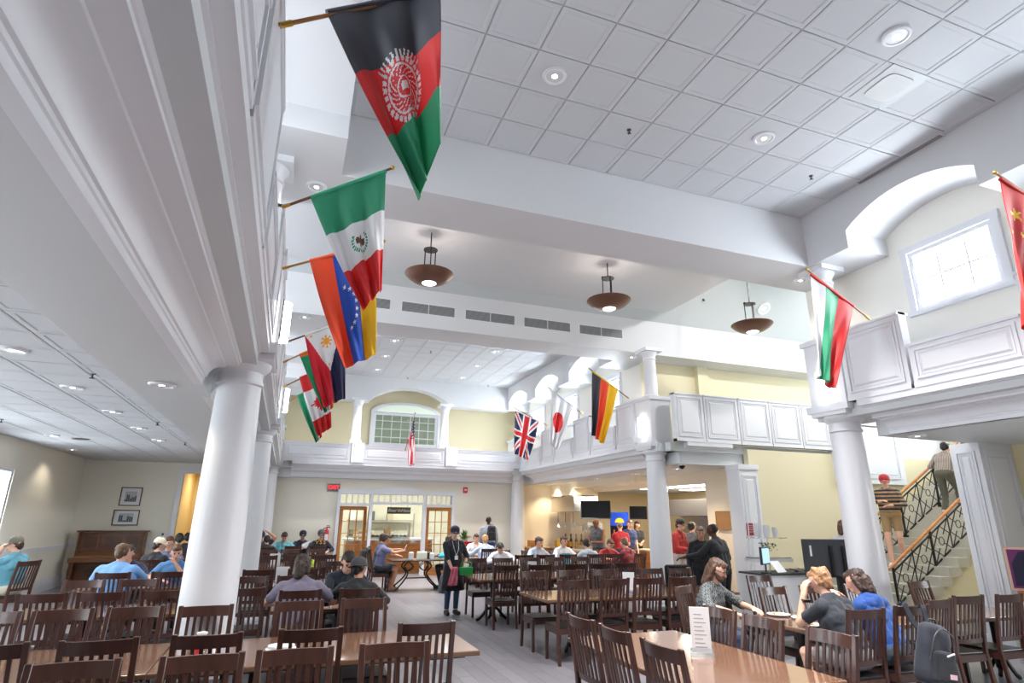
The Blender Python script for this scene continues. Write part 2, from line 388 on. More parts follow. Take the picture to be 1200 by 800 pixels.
# raised panels for the rails
def panel_mesh(w, h, kind='x'):
    mb = MB()
    def fr(a, b, t, wd):   # a picture-frame moulding of width wd standing t proud, in the (u,z) plane, proud towards -n
        n = len(mb.v)
        for (du, dz) in ((a, b), (a - wd, b - wd)):
            for tt in (0, t): mb.v += [(-du, -tt, -dz), (du, -tt, -dz), (du, -tt, dz), (-du, -tt, dz)]
        for i in range(4):
            j = (i + 1) % 4
            mb.f += [(n + i, n + j, n + 4 + j, n + 4 + i), (n + 4 + i, n + 4 + j, n + 12 + j, n + 12 + i), (n + 8 + j, n + 8 + i, n + 12 + i, n + 12 + j), (n + i, n + 8 + i, n + 8 + j, n + j)]
    fr(w / 2, h / 2, 0.022, 0.028); fr(w / 2 - 0.05, h / 2 - 0.05, 0.010, 0.02)
    a, b = w / 2 - 0.11, h / 2 - 0.11
    mb.quadbox([(-a - .03, 0, -b - .03), (a + .03, 0, -b - .03), (a + .03, 0, b + .03), (-a - .03, 0, b + .03), (-a, -0.016, -b), (a, -0.016, -b), (a, -0.016, b), (-a, -0.016, b)])
    return mb.mesh('panel', WHITE)
_pc = {}
def add_panel(parent, loc, w, h, rz):
    k = (round(w, 2), round(h, 2))
    if k not in _pc: _pc[k] = panel_mesh(w, h)
    return put('panel', _pc[k], parent, loc, rz)
def rail(name, ax, face, sgn, runs, label):
    # runs: (a, b, top); face towards -sgn
    mb = MB()
    for a, b, top in runs:
        t0, t1 = sorted((face, face + sgn * 0.14)); c0, c1 = sorted((face - sgn * 0.025, face + sgn * 0.2))
        if ax == 'y': mb.box(t0, t1, a, b, 3.5, top); mb.box(c0, c1, a, b, top - 0.035, top); mb.box(*sorted((face - sgn * 0.012, face + sgn * 0.14)), a, b, 3.5, 3.56)
        else: mb.box(a, b, t0, t1, 3.5, top); mb.box(a, b, c0, c1, top - 0.035, top); mb.box(a, b, *sorted((face - sgn * 0.012, face + sgn * 0.14)), 3.5, 3.56)
    o = struct(mb.build(name, WHITE), label)
    for a, b, top in runs:
        zc = (3.56 + top - 0.035) / 2; hh = top - 0.035 - 3.56 - 0.09
        if ax == 'y': add_panel(o, (face, (a + b) / 2, zc), b - a - 0.12, hh, R90 if sgn < 0 else -R90)
        else: add_panel(o, ((a + b) / 2, face, zc), b - a - 0.12, hh, 0)
    return o
near = [(-3.9, -2.55, ZR), (-2.5, -1.55, ZH), (-1.5, -0.15, ZR), (-0.1, 0.85, ZH), (0.9, 2.4, ZR), (2.45, 3.82, ZH), (3.87, 5.21, ZR), (5.25, 6.22, ZH)]
farr = [(12.05, 12.93, ZH), (12.98, 14.32, ZR), (14.37, 15.37, ZH), (15.42, 16.75, ZR), (16.8, 17.75, ZH), (17.8, 19.0, ZR), (19.03, 19.6, ZR)]
cross = [(6.98, 8.1, ZH), (8.15, 9.3, ZH), (9.35, 10.5, ZH), (10.55, 11.32, ZH)]
rail('wall_left_rail', 'y', XA, -1, near + cross + farr, 'white panelled gallery rail over the side aisle')
rail('wall_right_rail', 'y', XB, 1, near, 'white panelled gallery rail below the bright arched windows')
rail('wall_right_far_rail', 'y', XB, 1, farr, 'white panelled gallery rail behind the German, Japanese and British flags')
rail('wall_far_rail', 'x', 19.6, 1, [(-0.3, 1.72, ZR), (2.12, 4.84, ZR), (5.24, 7.56, ZR)], 'white panelled gallery rail above the storefront')
rail('wall_crossing_rail', 'x', 10.95, 1, [(7.98, 8.76, 4.6), (8.78, 9.75, 4.6), (9.77, 10.68, 4.6), (10.7, 11.63, 4.6), (11.65, 12.55, 4.6)], 'white panelled gallery rail beside the yellow wall')
mb = MB(); mb.box(12.55, 14.9, 10.9, 11.1, 2.72, 4.6); mb.box(14.9, 16.8, 11.05, 11.15, 2.72, 4.6)
pw = struct(mb.build('wall_stairwell', WHITE), 'white panelled wall above the stone stairs'); add_panel(pw, (13.72, 10.9, 3.65), 2.0, 1.6, 0)
# columns: shaft, capital, base, pedestal with the upper little column
def column(x, y, top=3.41, upper=True, label='', r0=0.255, r1=0.212, ped=True):
    e = empty('column', (x, y, 0)); struct(e, label)
    prof = [(r0 + 0.0, 0.22)] + [(r0 - (r0 - r1) * ((t / 12) ** 1.6), 0.22 + (3.12 - 0.22) * t / 12) for t in range(1, 13)]
    MB().lathe(prof, seg=40).build('shaft', WHITE, e, smooth=40)
    MB().lathe([(r1, 3.10), (r1 + .02, 3.115), (r1 + .02, 3.145), (r1 + .005, 3.15), (r1 + .005, 3.24), (r1 + .03, 3.26), (r1 + .065, 3.30), (r1 + .075, 3.33), (r1 + .075, 3.35)], seg=40).build('capital', WHITE, e, smooth=40)
    MB().box(-0.31, 0.31, -0.31, 0.31, 3.35, 3.412).build('abacus', WHITE, e)
    MB().lathe([(r0 + .09, 0.10), (r0 + .11, 0.13), (r0 + .09, 0.17), (r0 + .03, 0.19), (r0 + .03, 0.215), (r0, 0.235)], seg=40).build('base_ring', WHITE, e, smooth=40)
    MB().box(-0.37, 0.37, -0.37, 0.37, 0, 0.10).build('plinth', WHITE, e)
    if ped:
        MB().box(-0.27, 0.27, -0.32, 0.32, 3.412, 4.55).box(-0.33, 0.33, -0.37, 0.37, 3.412, 3.52).box(-0.31, 0.31, -0.36, 0.36, 4.5, 4.58).build('pedestal', WHITE, e)
    if upper:
        MB().lathe([(.20, 4.58), (.20, 4.63), (.165, 4.66), (.158, 4.68), (.145, 5.52), (.16, 5.53), (.16, 5.56), (.145, 5.57), (.15, 5.62), (.20, 5.70), (.20, 5.72)], seg=32).build('upper_shaft', WHITE, e, smooth=40)
        MB().box(-0.24, 0.24, -0.24, 0.24, 5.72, 5.80).build('upper_capital', WHITE, e)
    return e
column(-0.6, YC[0], label='thick white round column standing among the dark chairs')
column(-0.6, YC[1], label='white round column between the thick column and the wall extinguisher')
column(-0.6, YC[2], label='white round column in the corner by the far storefront wall', upper=True)
column(7.9, YC[0], label='white round column between the flat television and the stairs')
column(7.9, YC[1], label='white round column in front of the servery opening')
column(7.72, 20.2, label='white round column in the corner beside the potted plant', upper=False)
for x in (1.95, 5.06):
    e = empty('column', (x, 20.75, 0)); struct(e, 'short white column on the gallery over the storefront')
    MB().lathe([(.2, 4.0), (.2, 4.35), (.16, 4.4), (.145, 5.5), (.16, 5.52), (.15, 5.56), (.2, 5.68), (.2, 5.72)], seg=24).build('shaft', WHITE, e, smooth=40); MB().box(-.24, .24, -.24, .24, 5.72, 5.8).build('capital', WHITE, e)
    MB().box(x - 0.2, x + 0.2, 19.55, 19.95, 3.5, 4.14).build('trim_post', WHITE)['kind'] = 'structure'

# far end: storefront wall, upper arch, gallery back wall
mb = MB(); wall(mb, 'y', 20.45, 20.6, -1.4, 7.8, 0, 3.3, [(1.62, 2.56, 0, 2.56), (2.62, 4.40, 0.0, 2.60), (4.47, 5.36, 0, 2.56)])
struct(mb.build('wall_far', CREAM), 'cream wall around the arched storefront')
mb = MB(); mb.prism(arch_poly(0.0, 7.7, ZB, 6.85, [(2.36, 5.32)], 5.86, 6.38), 'y', 21.0, 21.5)
struct(mb.build('wall_far_upper', PLASTER, smooth=35), 'white upper wall with a wide arch over the gallery window')
fwin = (2.68, 5.12, 4.40, 5.98)
mb = MB(); wall(mb, 'y', 22.2, 22.3, -1.2, 8.6, 3.4, 7.0, [(fwin[0], fwin[1], fwin[2], 5.62)]); 
struct(mb.build('wall_far_gallery', YELLOW), 'pale yellow gallery wall around the gridded window')
w = window('y', 22.18, fwin[0], fwin[1], fwin[2], 5.62, 7, 4, label='wide arched interior window with white glazing bars', frame=0.09)
ap = [(fwin[0] - 0.1, 5.62), (fwin[1] + 0.1, 5.62)] + [(3.9 + 1.32 * math.cos(t), 5.62 + 0.42 * math.sin(t)) for t in [math.pi * i / 16 for i in range(1, 16)]]
MB().prism(ap, 'y', 22.1, 22.19).build('arch_head', WHITE, w)
ap2 = [(3.9 + 1.1 * math.cos(t), 5.64 + 0.3 * math.sin(t)) for t in [math.pi * i / 16 for i in range(0, 17)]]
MB().prism(ap2, 'y', 22.08, 22.1).build('pane', mat('pale_green_pane_glow', srgb(206, 218, 204), 0.3, emit=srgb(206, 218, 204), estr=0.25), w)  # opaque pane; the lit room beyond is painted in as a faint glow
mb = MB(); mb.box(-1.2, 8.6, 24.4, 24.5, 3.4, 7); 
struct(mb.build('wall_far_lightwell', mat('lightwell_paint', srgb(176, 194, 176), 0.7)), 'pale green wall seen through the gridded window')
# storefront joinery
JO = struct(MB().box(1.52, 1.62, 20.36, 20.62, 0, 2.66).box(2.56, 2.66, 20.36, 20.62, 0, 2.66).box(4.37, 4.47, 20.36, 20.62, 0, 2.66).box(5.36, 5.46, 20.36, 20.62, 0, 2.66)
     .box(1.52, 5.46, 20.34, 20.62, 2.56, 2.70).box(1.62, 2.56, 20.36, 20.6, 2.18, 2.27).box(4.47, 5.36, 20.36, 20.6, 2.18, 2.27).box(2.66, 4.37, 20.36, 20.6, 2.24, 2.32).build('trim_storefront', WHITE), 'white joinery of the arched storefront')
arc = [(2.66, 2.52), (2.66, 2.60)] + [(3.515 + 0.95 * math.cos(t), 2.60 + 0.2 * math.sin(t)) for t in [math.pi - math.pi * i / 14 for i in range(15)]] + [(4.37, 2.52)] + [(3.515 + 0.855 * math.cos(t), 2.52 + 0.16 * math.sin(t)) for t in [math.pi * i / 14 for i in range(1, 14)]]
MB().prism(arc, 'y', 20.32, 20.5).build('arch', WHITE, JO)
for x0, x1, n in ((1.62, 2.56, 5), (2.66, 4.37, 9), (4.47, 5.36, 5)):
    for i in range(1, n):
        x = x0 + (x1 - x0) * i / n; MB().box(x - .02, x + .02, 20.42, 20.5, 2.27, 2.58).build('glazing_bar', WHITE, JO)
    MB().box(x0, x1, 20.46, 20.47, 2.27, 2.58).build('pane', GLASSW, JO)
MB().box(2.66, 4.37, 20.46, 20.47, 1.0, 2.24).build('pane', GLASSW, JO)
dn = [0]
def french_door(x0, x1, y, ztop, label, rz=0):
    dn[0] += 1; e = empty('door_%d' % dn[0], (x0, y, 0), rz); struct(e, label); w = x1 - x0
    MB().box(0, .1, -.03, .03, 0, ztop).box(w - .1, w, -.03, .03, 0, ztop).box(.1, w - .1, -.03, .03, ztop - .12, ztop).box(.1, w - .1, -.03, .03, 0, .25).build('frame', WOODH, e)
    for i in (1, 2): x = .1 + (w - .2) * i / 3; MB().box(x - .012, x + .012, -.02, .02, .25, ztop - .12).build('glazing_bar', WOODH, e)
    for i in range(1, 5): z = .25 + (ztop - .37) * i / 5; MB().box(.1, w - .1, -.019, .019, z - .012, z + .012).build('glazing_bar', WOODH, e)
    for i in range(3):
        for k in range(5):
            a = .1 + (w - .2) * i / 3; z = .25 + (ztop - .37) * k / 5
            MB().box(a + .014, a + (w - .2) / 3 - .014, -.004, .004, z + .014, z + (ztop - .37) / 5 - .014).build('pane', GLASSW, e)
    MB().tube([(w - .06, -.03, 1.0), (w - .06, -.07, 1.0), (w - .06, -.07, 1.12)], .012).build('handle', BRASS, e)
    return e
french_door(1.64, 2.54, 20.5, 2.17, 'honey wood French door beside the fire extinguisher', math.radians(12))
french_door(4.49, 5.34, 20.5, 2.17, 'honey wood French door beside the potted plant', math.radians(-6))
# room behind the storefront
mb = MB(); mb.box(-0.5, 7.7, 25.0, 25.1, 0, 3.3); mb.box(-0.5, -0.4, 20.6, 25.1, 0, 3.3); mb.box(7.6, 7.7, 20.6, 25.1, 0, 3.3); mb.box(-0.5, 7.7, 20.6, 25.1, 3.25, 3.35)
struct(mb.build('wall_deli', mat('deli_paint', srgb(236, 234, 214), 0.6)), 'pale walls of the deli behind the storefront')
# aisle walls
AW = [(y - 0.75, y + 0.75, 0.9, 2.73) for y in (1.9, 5.1, 8.3, 11.5, 14.7)]
mb = MB(); wall(mb, 'x', -5.62, -5.47, -7, 20.0, 0, 3.4, AW); AL = struct(mb.build('wall_left_aisle', CREAM), 'cream window wall of the side aisle')
for y in (1.9, 5.1, 8.3, 11.5, 14.7): window('x', -5.56, y - 0.75, y + 0.75, 0.9, 2.73, 3, 4, side=1, label='tall white framed aisle window bright with daylight')
mb = MB(); wall(mb, 'y', 19.89, 20.0, -5.5, -0.9, 0, 3.4, [(-2.95, -1.35, 0, 3.03)])
struct(mb.build('wall_far_aisle', CREAM), 'cream wall behind the upright piano')
struct(MB().box(-3.07, -2.95, 19.83, 20.0, 0, 3.03).box(-1.35, -1.23, 19.83, 20.0, 0, 3.03).box(-3.1, -1.2, 19.82, 20.0, 3.03, 3.2).build('trim_doorway', WHITE), 'white casing of the yellow passage doorway')
mb = MB(); mb.box(-2.95, -1.35, 22.4, 22.5, 0, 3.3).box(-3.05, -2.95, 20.0, 22.5, 0, 3.3).box(-1.35, -1.25, 20.0, 22.5, 0, 3.3).box(-3.05, -1.25, 20.0, 22.5, 3.2, 3.3)
struct(mb.build('wall_passage', mat('passage_paint', srgb(230, 206, 150), 0.6)), 'warm yellow walls of the passage behind the doorway')
struct(MB().box(-5.47, -5.44, -7, 19.9, 0.98, 1.07).box(-5.45, -3.07, 19.85, 19.89, 0.98, 1.07).build('trim_chair_rail', WHITE), 'white chair rail on the aisle walls')
struct(MB().box(-5.47, -5.44, -7, 19.9, 0, 0.3).box(-5.45, -3.07, 19.85, 19.89, 0, 0.3).build('baseboard_aisle', WHITE), 'tall white baseboard of the aisle walls')
struct(MB().box(-1.2, 1.5, 20.42, 20.45, 0, 0.16).box(5.47, 7.5, 20.42, 20.45, 0, 0.16).build('baseboard_far', WHITE), 'white baseboard under the cream storefront wall')
struct(MB().box(-1.2, 1.5, 20.42, 20.45, 0.9, 0.98).build('trim_far_chair_rail', WHITE), 'white chair rail under the fire extinguisher')
# back of the hall (behind the photographer) with big windows added for ambient light
mb = MB(); wall(mb, 'y', -7.15, -7.0, -5.6, 11.1, 0, 7.0, [(0.4, 7.2, 0.55, 2.65), (0.4, 7.2, 3.6, 6.2)])
struct(mb.build('wall_back', CREAM), 'cream end wall around the large added windows')
window('y', -7.12, 0.4, 7.2, 0.55, 2.65, 8, 3, side=1, label='large white framed end wall window added for ambient daylight'); window('y', -7.12, 0.4, 7.2, 3.6, 6.2, 8, 4, side=1, label='large white framed upper end wall window added for ambient daylight')
struct(MB().box(-1.2, 8.6, -7, 24.5, 6.9, 7.0).build('ceiling_deck', PLASTER), 'roof deck above the ceilings, extended to block sky over the light well')  # far end stretched past the hall to keep sky off the light well
# right side: yellow walls, pilasters, servery room
mb = MB(); mb.box(9.95, 16.8, 11.0, 11.15, 0, 3.41); mb.box(8.4, 16.8, 12.75, 12.9, 3.4, 6.0)
struct(mb.build('wall_crossing', YELLOW), 'yellow wall under the panelled gallery rail')
struct(MB().box(10.0, 10.35, 12.6, 12.76, 3.4, 5.85).build('trim_gallery_pilaster', YELLOW), 'shallow yellow pilaster above the gallery rail')
pl = struct(MB().box(9.45, 9.97, 10.78, 11.2, 0, 2.92).box(9.42, 10.0, 10.75, 11.2, 2.92, 3.03).box(9.42, 10.0, 10.75, 11.2, 0, .2).build('trim_servery_pilaster', WHITE), 'white panelled pilaster with the red notice')
add_panel(pl, (9.71, 10.78, 1.6), 0.4, 2.4, 0)
pier = struct(MB().box(10.15, 10.95, 6.15, 6.6, 0, 3.03).box(10.12, 10.98, 6.12, 6.63, 0, .2).build('trim_stair_pier', WHITE), 'white panelled pier between the stairs and the portrait'); add_panel(pier, (10.55, 6.15, 1.65), 0.62, 2.5, 0); add_panel(pier, (10.15, 6.375, 1.65), 0.3, 2.5, -R90)
mb = MB(); wall(mb, 'x', 11.0, 11.15, -7, 6.3, 0, 3.1, [(0.5, 3.5, 0.9, 2.8)]); mb.box(10.95, 16.8, 6.5, 6.65, 0, 3.4)
struct(MB().box(8.6, 16.8, 7.3, 7.44, 3.4, 7.0).build('wall_right_outer', PLASTER), 'white outer wall blocking light leaks above the stairs')  # added only to stop light leaks; white to blow out through the window
struct(mb.build('wall_right', YELLOW), 'pale yellow side wall behind the portrait')
window('x', 11.05, 0.5, 3.5, 0.9, 2.8, 4, 3, label='side window of the bay under the gallery')
mb = MB(); wall(mb, 'x', 16.8, 16.95, 6.5, 27, 0, 9.2, [(8.0, 10.6, 4.4, 6.8)]); mb.box(-1.0, 17, 26.5, 26.6, 0, 3.4)
struct(mb.build('wall_right_end', YELLOW), 'yellow end wall beyond the stairs')
window('x', 16.85, 8.0, 10.6, 4.4, 6.8, 3, 3, label='stairwell window high in the end wall')
# servery shell: wall plane with the kitchen opening
mb = MB(); wall(mb, 'x', 10.0, 10.15, 11.15, 21.0, 0, 3.4, [(12.7, 18.7, 0.0, 2.72)]); wall(mb, 'y', 20.6, 20.75, 7.8, 10.1, 0, 3.4)
struct(mb.build('wall_servery', PEACH), 'warm peach servery wall with the kitchen opening')
struct(MB().box(9.2, 10.0, 18.7, 20.6, 2.62, 3.03).box(9.2, 10.0, 14.8, 18.7, 2.85, 3.03).build('trim_servery_soffit', PEACH), 'peach dropped soffit over the servery counter')
mb = MB(); mb.box(14.0, 14.1, 11.15, 21, 0, 3.3); mb.box(10.1, 14.1, 20.9, 21.0, 0, 3.3); 
struct(MB().box(10.15, 14.0, 11.2, 20.9, 2.82, 2.9).build('ceiling_kitchen', CEIL), 'low bright ceiling of the kitchen')
struct(mb.build('wall_kitchen', mat('kitchen_wall', srgb(225, 205, 165), 0.5)), 'tan back wall of the kitchen')
# ------------------------------------------------------------------ light fittings and ceiling hardware
def spot(loc, power, rot=(0, 0, 0), col=(1, 0.93, 0.84), ang=120, r=0.06, blend=0.6):
    l = bpy.data.lights.new('downlight_lamp', 'SPOT'); l.energy = power; l.color = col; l.spot_size = math.radians(ang); l.spot_blend = blend; l.shadow_soft_size = r
    o = bpy.data.objects.new('downlight_lamp', l); COL.objects.link(o); o.location = loc; o.rotation_euler = rot
    return o
_ring = MB().lathe([(.085, 0.0), (.085, -.014), (.098, -.022), (.118, -.018), (.125, 0.0)], seg=28).mesh('trim_ring', WHITE, 40)
_refl = MB().lathe([(.086, -.014), (.07, -.004), (.05, -.002)], seg=28).mesh('reflector', mat('reflector_white', (.82, .83, .85), .25, metal=.15), 40)
_lamp = MB().lathe([(.052, -.001), (.045, -.010), (.02, -.016), (.0001, -.018)], seg=20).mesh('lamp', LAMP, 40)
def downlight(x, y, z, label, group, power, scale=1.0, rot=(0, 0, 0), col=(1, 0.975, 0.955), ang=120):
    e = empty('recessed_light', (x, y, z)); e.rotation_euler = rot; e.scale = (scale,) * 3
    for n, m in (('trim_ring', _ring), ('reflector', _refl), ('lamp', _lamp)): put(n, m, e)
    tag(e, label, 'light', group)
    if power:
        d = Matrix.Rotation(rot[0], 3, 'X') @ Vector((0, 0, -0.05)); spot(Vector((x, y, z)) + d, power, rot, col, ang)
    return e
for x, y in NAVEL: downlight(x, y, ZC - 0.016, 'round recessed downlight in a plain tile of the high ceiling', 'downlights of the high ceiling', 520, 1.15, ang=86)
for x, y in FARL: downlight(x, y, ZC - 0.016, 'round recessed downlight in the tiled ceiling over the storefront end', 'downlights over the storefront end', 340, 1.1, ang=80)
for x, y in AISLEL: downlight(x, y, 3.34 - 0.016, 'round recessed downlight in the low aisle ceiling', 'downlights of the low aisle ceiling', 58, 1.1)
for x, y, z, lb in ((7.91, 7.03, ZB, 'lit downlight under the bulkhead by the Bulgarian flag'), (-0.087, 6.93, ZB, 'lit downlight under the bulkhead by the Mexican flag'), (-0.082, 12.26, ZB, 'lit downlight under the beam by the Philippine flag'),
                    (7.854, 12.43, ZB, 'lit downlight under the beam over the small gallery column'), (-1.266, 6.386, ZF, 'lit downlight in the flat soffit beside the thick column'), (8.608, 6.01, ZF, 'lit downlight in the soffit beside the stairs'),
                    (-5.0, 17.0, 3.33, 'lit downlight close to the cream window wall')):
    downlight(x, y, z - 0.001, lb, None, 16 if z < 5 else 24, 1.0, col=(1, 0.88, 0.7) if z < 5 else (1, 0.95, 0.88))
for x, y in ((6.9, 19.2 + 1.2), (0.7, 20.6)): downlight(x, y, ZB + 0.35, 'gallery downlight over the storefront', 'gallery downlights', 18, col=(1, 0.88, 0.68))
for i, x in enumerate((3.92, 7.67, 11.42)):
    downlight(x, 11.455, 7.262, 'round downlight set into the sloped vault', 'downlights in the sloped vault', 130, 1.55, (math.radians(-45), 0, 0))
for i, x in enumerate((2.0, 5.75, 9.5, 12.6)):  # lamps on the unseen side; the last one added to brighten the stair wall
    downlight(x, 8.115, 7.352, 'unseen round downlight on the hidden vault slope', 'downlights in the hidden slope', 185, 1.55, (math.radians(45), 0, 0))
# pendants
def pendant(x, y, z, label):
    e = empty('bowl_pendant', (x, y, z)); tag(e, label, 'pendant light', 'bronze bowl pendants')
    bowl = [(.13, -.165), (.2, -.155), (.30, -.115), (.38, -.06), (.43, -.01), (.445, .005), (.445, .014), (.425, .005), (.37, -.05), (.29, -.10), (.19, -.14), (.13, -.15)]
    MB().lathe(bowl, seg=48).build('bowl', COPPER, e, smooth=40)
    MB().lathe([(.0001, -.19), (.08, -.186), (.13, -.165), (.13, -.155), (.0001, -.15)], seg=32).build('glass_dish', SCONCE, e, smooth=60)
    for k in range(3):
        a = 2 * math.pi * k / 3 + 0.4
        MB().tube([(.11 * math.cos(a), .11 * math.sin(a), -.12), (.11 * math.cos(a), .11 * math.sin(a), .50)], .011).build('rod', BLACKM, e)
    MB().lathe([(.001, .49), (.13, .49), (.13, .505), (.001, .505)], seg=20).build('bracket', BLACKM, e)
    MB().tube([(0, 0, .5), (0, 0, 8.9 - z)], .012).build('stem', BLACKM, e)
    [MB().sphere((sx, 0.055, .53), .028).build('knob', BLACKM, e, smooth=60) for sx in (-.09, .09)]
    l = bpy.data.lights.new('pendant_lamp', 'POINT'); l.energy = 9; l.color = (1, 0.94, 0.86); l.shadow_soft_size = 0.12
    o = bpy.data.objects.new('pendant_lamp', l); COL.objects.link(o); o.location = (x, y, z + 0.12)
pendant(1.98, 9.74, 6.05, 'bronze bowl pendant hanging beside the Mexican flag')
pendant(5.69, 9.74, 6.06, 'bronze bowl pendant hanging between the other two bowls')
pendant(9.32, 9.74, 6.0, 'bronze bowl pendant hanging toward the Bulgarian flag')
# sconces
def sconce(x, y, z, rz, label, h=0.44):
    e = empty('wall_sconce', (x, y, z), rz); tag(e, label, 'wall light', 'cylinder sconces on the gallery posts')
    a0, a1 = math.pi, 2 * math.pi
    MB().lathe([(.001, 0), (.095, 0), (.095, h), (.001, h)], seg=20, a0=a0, a1=a1).build('glass', SCONCE, e, smooth=40)
    for zz in (0.045, h - 0.045): MB().lathe([(.0955, zz - .004), (.1, zz - .004), (.1, zz + .004), (.0955, zz + .004)], seg=20, a0=a0, a1=a1).build('band', BLACKM, e)
    MB().box(-.106, -.096, -.012, .0, -0.01, h + .01).box(.096, .106, -.012, .0, -0.01, h + .01).build('bracket', BLACKM, e)
sconce(7.58, 6.6, 3.58, -R90, 'white cylinder sconce below the Bulgarian flag')
sconce(7.58, 11.72, 3.66, -R90, 'white cylinder sconce on the post beside the German flag')
sconce(-0.28, 6.6, 3.64, R90, 'white cylinder sconce near the Venezuelan flag')
sconce(-0.28, 11.72, 3.7, R90, 'white cylinder sconce beside the Canadian flag')
sconce(1.95, 19.55, 3.6, 0, 'white cylinder sconce on the gallery post above the glazed wood door', 0.46)
sconce(5.06, 19.55, 3.6, 0, 'white cylinder sconce on the gallery post above the potted plant', 0.46)
# air grilles on the far bulkhead
for i, x0 in enumerate((0.42, 1.86, 3.30, 4.73, 6.17)):
    e = empty('air_grille', (x0, 12.04, 6.10)); tag(e, 'long louvred air grille on the white bulkhead', 'vent', 'air grilles on the bulkhead')
    MB().box(0, 1.22, -.012, 0, 0, .02).box(0, 1.22, -.012, 0, .235, .255).box(0, .02, -.012, 0, .02, .235).box(1.2, 1.22, -.012, 0, .02, .235).build('frame', WHITE, e)
    MB().box(.02, 1.2, -.004, 0, .02, .235).build('duct', DARKGREY, e)
    sl = MB().quadbox([(.02, -.012, 0), (1.2, -.012, 0), (1.2, -.004, .012), (.02, -.004, .012), (.02, -.012, .003), (1.2, -.012, .003), (1.2, -.004, .015), (.02, -.004, .015)]).mesh('slat', mat('grille_grey', (.45, .46, .47), .5))
    for k in range(9): put('slat', sl, e, (0, 0, .03 + k * .0225))
    MB().box(.6, .62, -.011, 0, .02, .235).build('mullion', WHITE, e)
# slot diffuser, speaker, sprinklers, smoke heads, cameras
e = empty('slot_diffuser', (7.55, 4.8, ZC - 0.012)); tag(e, 'dark linear slot diffuser along the ceiling edge', 'vent')
MB().box(-.05, .04, -.64, .64, -.01, .0).build('frame', WHITE, e)
for k in (-.035, -.008, .019): MB().box(k - .006, k + .006, -.62, .62, -.013, -.009).build('slot', BLACKM, e)
e = empty('ceiling_speaker', (6.089, 3.793, ZC - 0.017)); tag(e, 'square grey ceiling speaker grille in the high ceiling', 'speaker')
MB().box(-.29, .29, -.29, .29, -.006, 0).build('frame', mat('speaker_frame', (.52, .54, .56), .5), e)
MB().prism([(.2 * math.copysign(abs(math.cos(t)) ** .4, math.cos(t)), .2 * math.copysign(abs(math.sin(t)) ** .4, math.sin(t))) for t in [2 * math.pi * i / 32 for i in range(32)]], 'z', -.016, -.004).build('grille', mat('speaker_mesh', (.62, .63, .64), .6), e, smooth=30)
spm = [('rose', MB().lathe([(.001, 0), (.03, 0), (.026, -.012), (.001, -.014)], seg=14).mesh('rose', DARKGREY, 40)), ('head', MB().lathe([(.008, -.01), (.008, -.045), (.02, -.05), (.02, -.054), (.001, -.054)], seg=10).mesh('head', DARKGREY, 40)),
       ('deflector', MB().box(-.028, .028, -.004, .004, -.06, -.054).box(-.004, .004, -.028, .028, -.06, -.054).mesh('deflector', DARKGREY))]
def sprinkler(x, y, z, label, group):
    e = empty('sprinkler', (x, y, z)); tag(e, label, 'sprinkler', group)
    for n, m in spm: put(n, m, e)
for x, y in ((3.662, 5.563), (6.726, 5.527), (3.66, 2.0)): sprinkler(x, y, ZC - .012, 'small dark sprinkler head under the high tile ceiling', 'sprinklers of the high ceiling')
for x, y in ((3.609, 16.92), (3.611, 20.67), (6.707, 20.76), (0.7, 16.9)): sprinkler(x, y, ZC - .012, 'small dark sprinkler head over the storefront end', 'sprinklers over the storefront end')
for x, y in ((-2.2, 7.6), (-2.2, 11.3), (-3.9, 9.6), (-2.2, 14.3), (-4.6, 12.0)): sprinkler(x, y, 3.328, 'small dark sprinkler head under the aisle ceiling', 'sprinklers of the aisle ceiling')
for px in ((448, 292), (657, 326), (824, 351)):
    q = aty(*px, 11.0); zz = 6.68 + (12.04 - 11.0); q = Vector((q.x, 0, 0)); d = ray(*px); 
    t = (6.68 + 12.04 - H) / (d.z + d.y); p = CAM + d * t
    e = empty('sprinkler', p); e.rotation_euler = (math.radians(-45), 0, 0); tag(e, 'small dark sprinkler head on the sloped vault', 'sprinkler', 'sprinklers on the sloped vault')
    for n, m in spm: put(n, m, e)
e = empty('dome_speaker', (-4.15, 14.47, 3.328)); tag(e, 'dark round ceiling fitting over the piano side of the aisle', 'speaker'); MB().lathe([(.001, 0), (.16, 0), (.15, -.02), (.001, -.025)], seg=20).build('grille', DARKGREY, e, smooth=40)
MB().lathe([(.16, 0), (.18, 0), (.18, -.012), (.16, -.012)], seg=20).build('rim', STEEL, e)
pcam = atx(799, 549, 8.3)
e = empty('dome_camera', (8.35, 11.35, 3.03)); tag(e, 'black dome security camera above the servery entrance', 'camera'); MB().lathe([(.001, -.11), (.05, -.09), (.07, -.05), (.07, -.03)], seg=16).build('dome', mat('black_gloss', (.01, .01, .01), .1), e, smooth=60); MB().lathe([(.001, 0), (.085, 0), (.085, -.03), (.001, -.03)], seg=16).build('mount', WHITE, e, smooth=40)

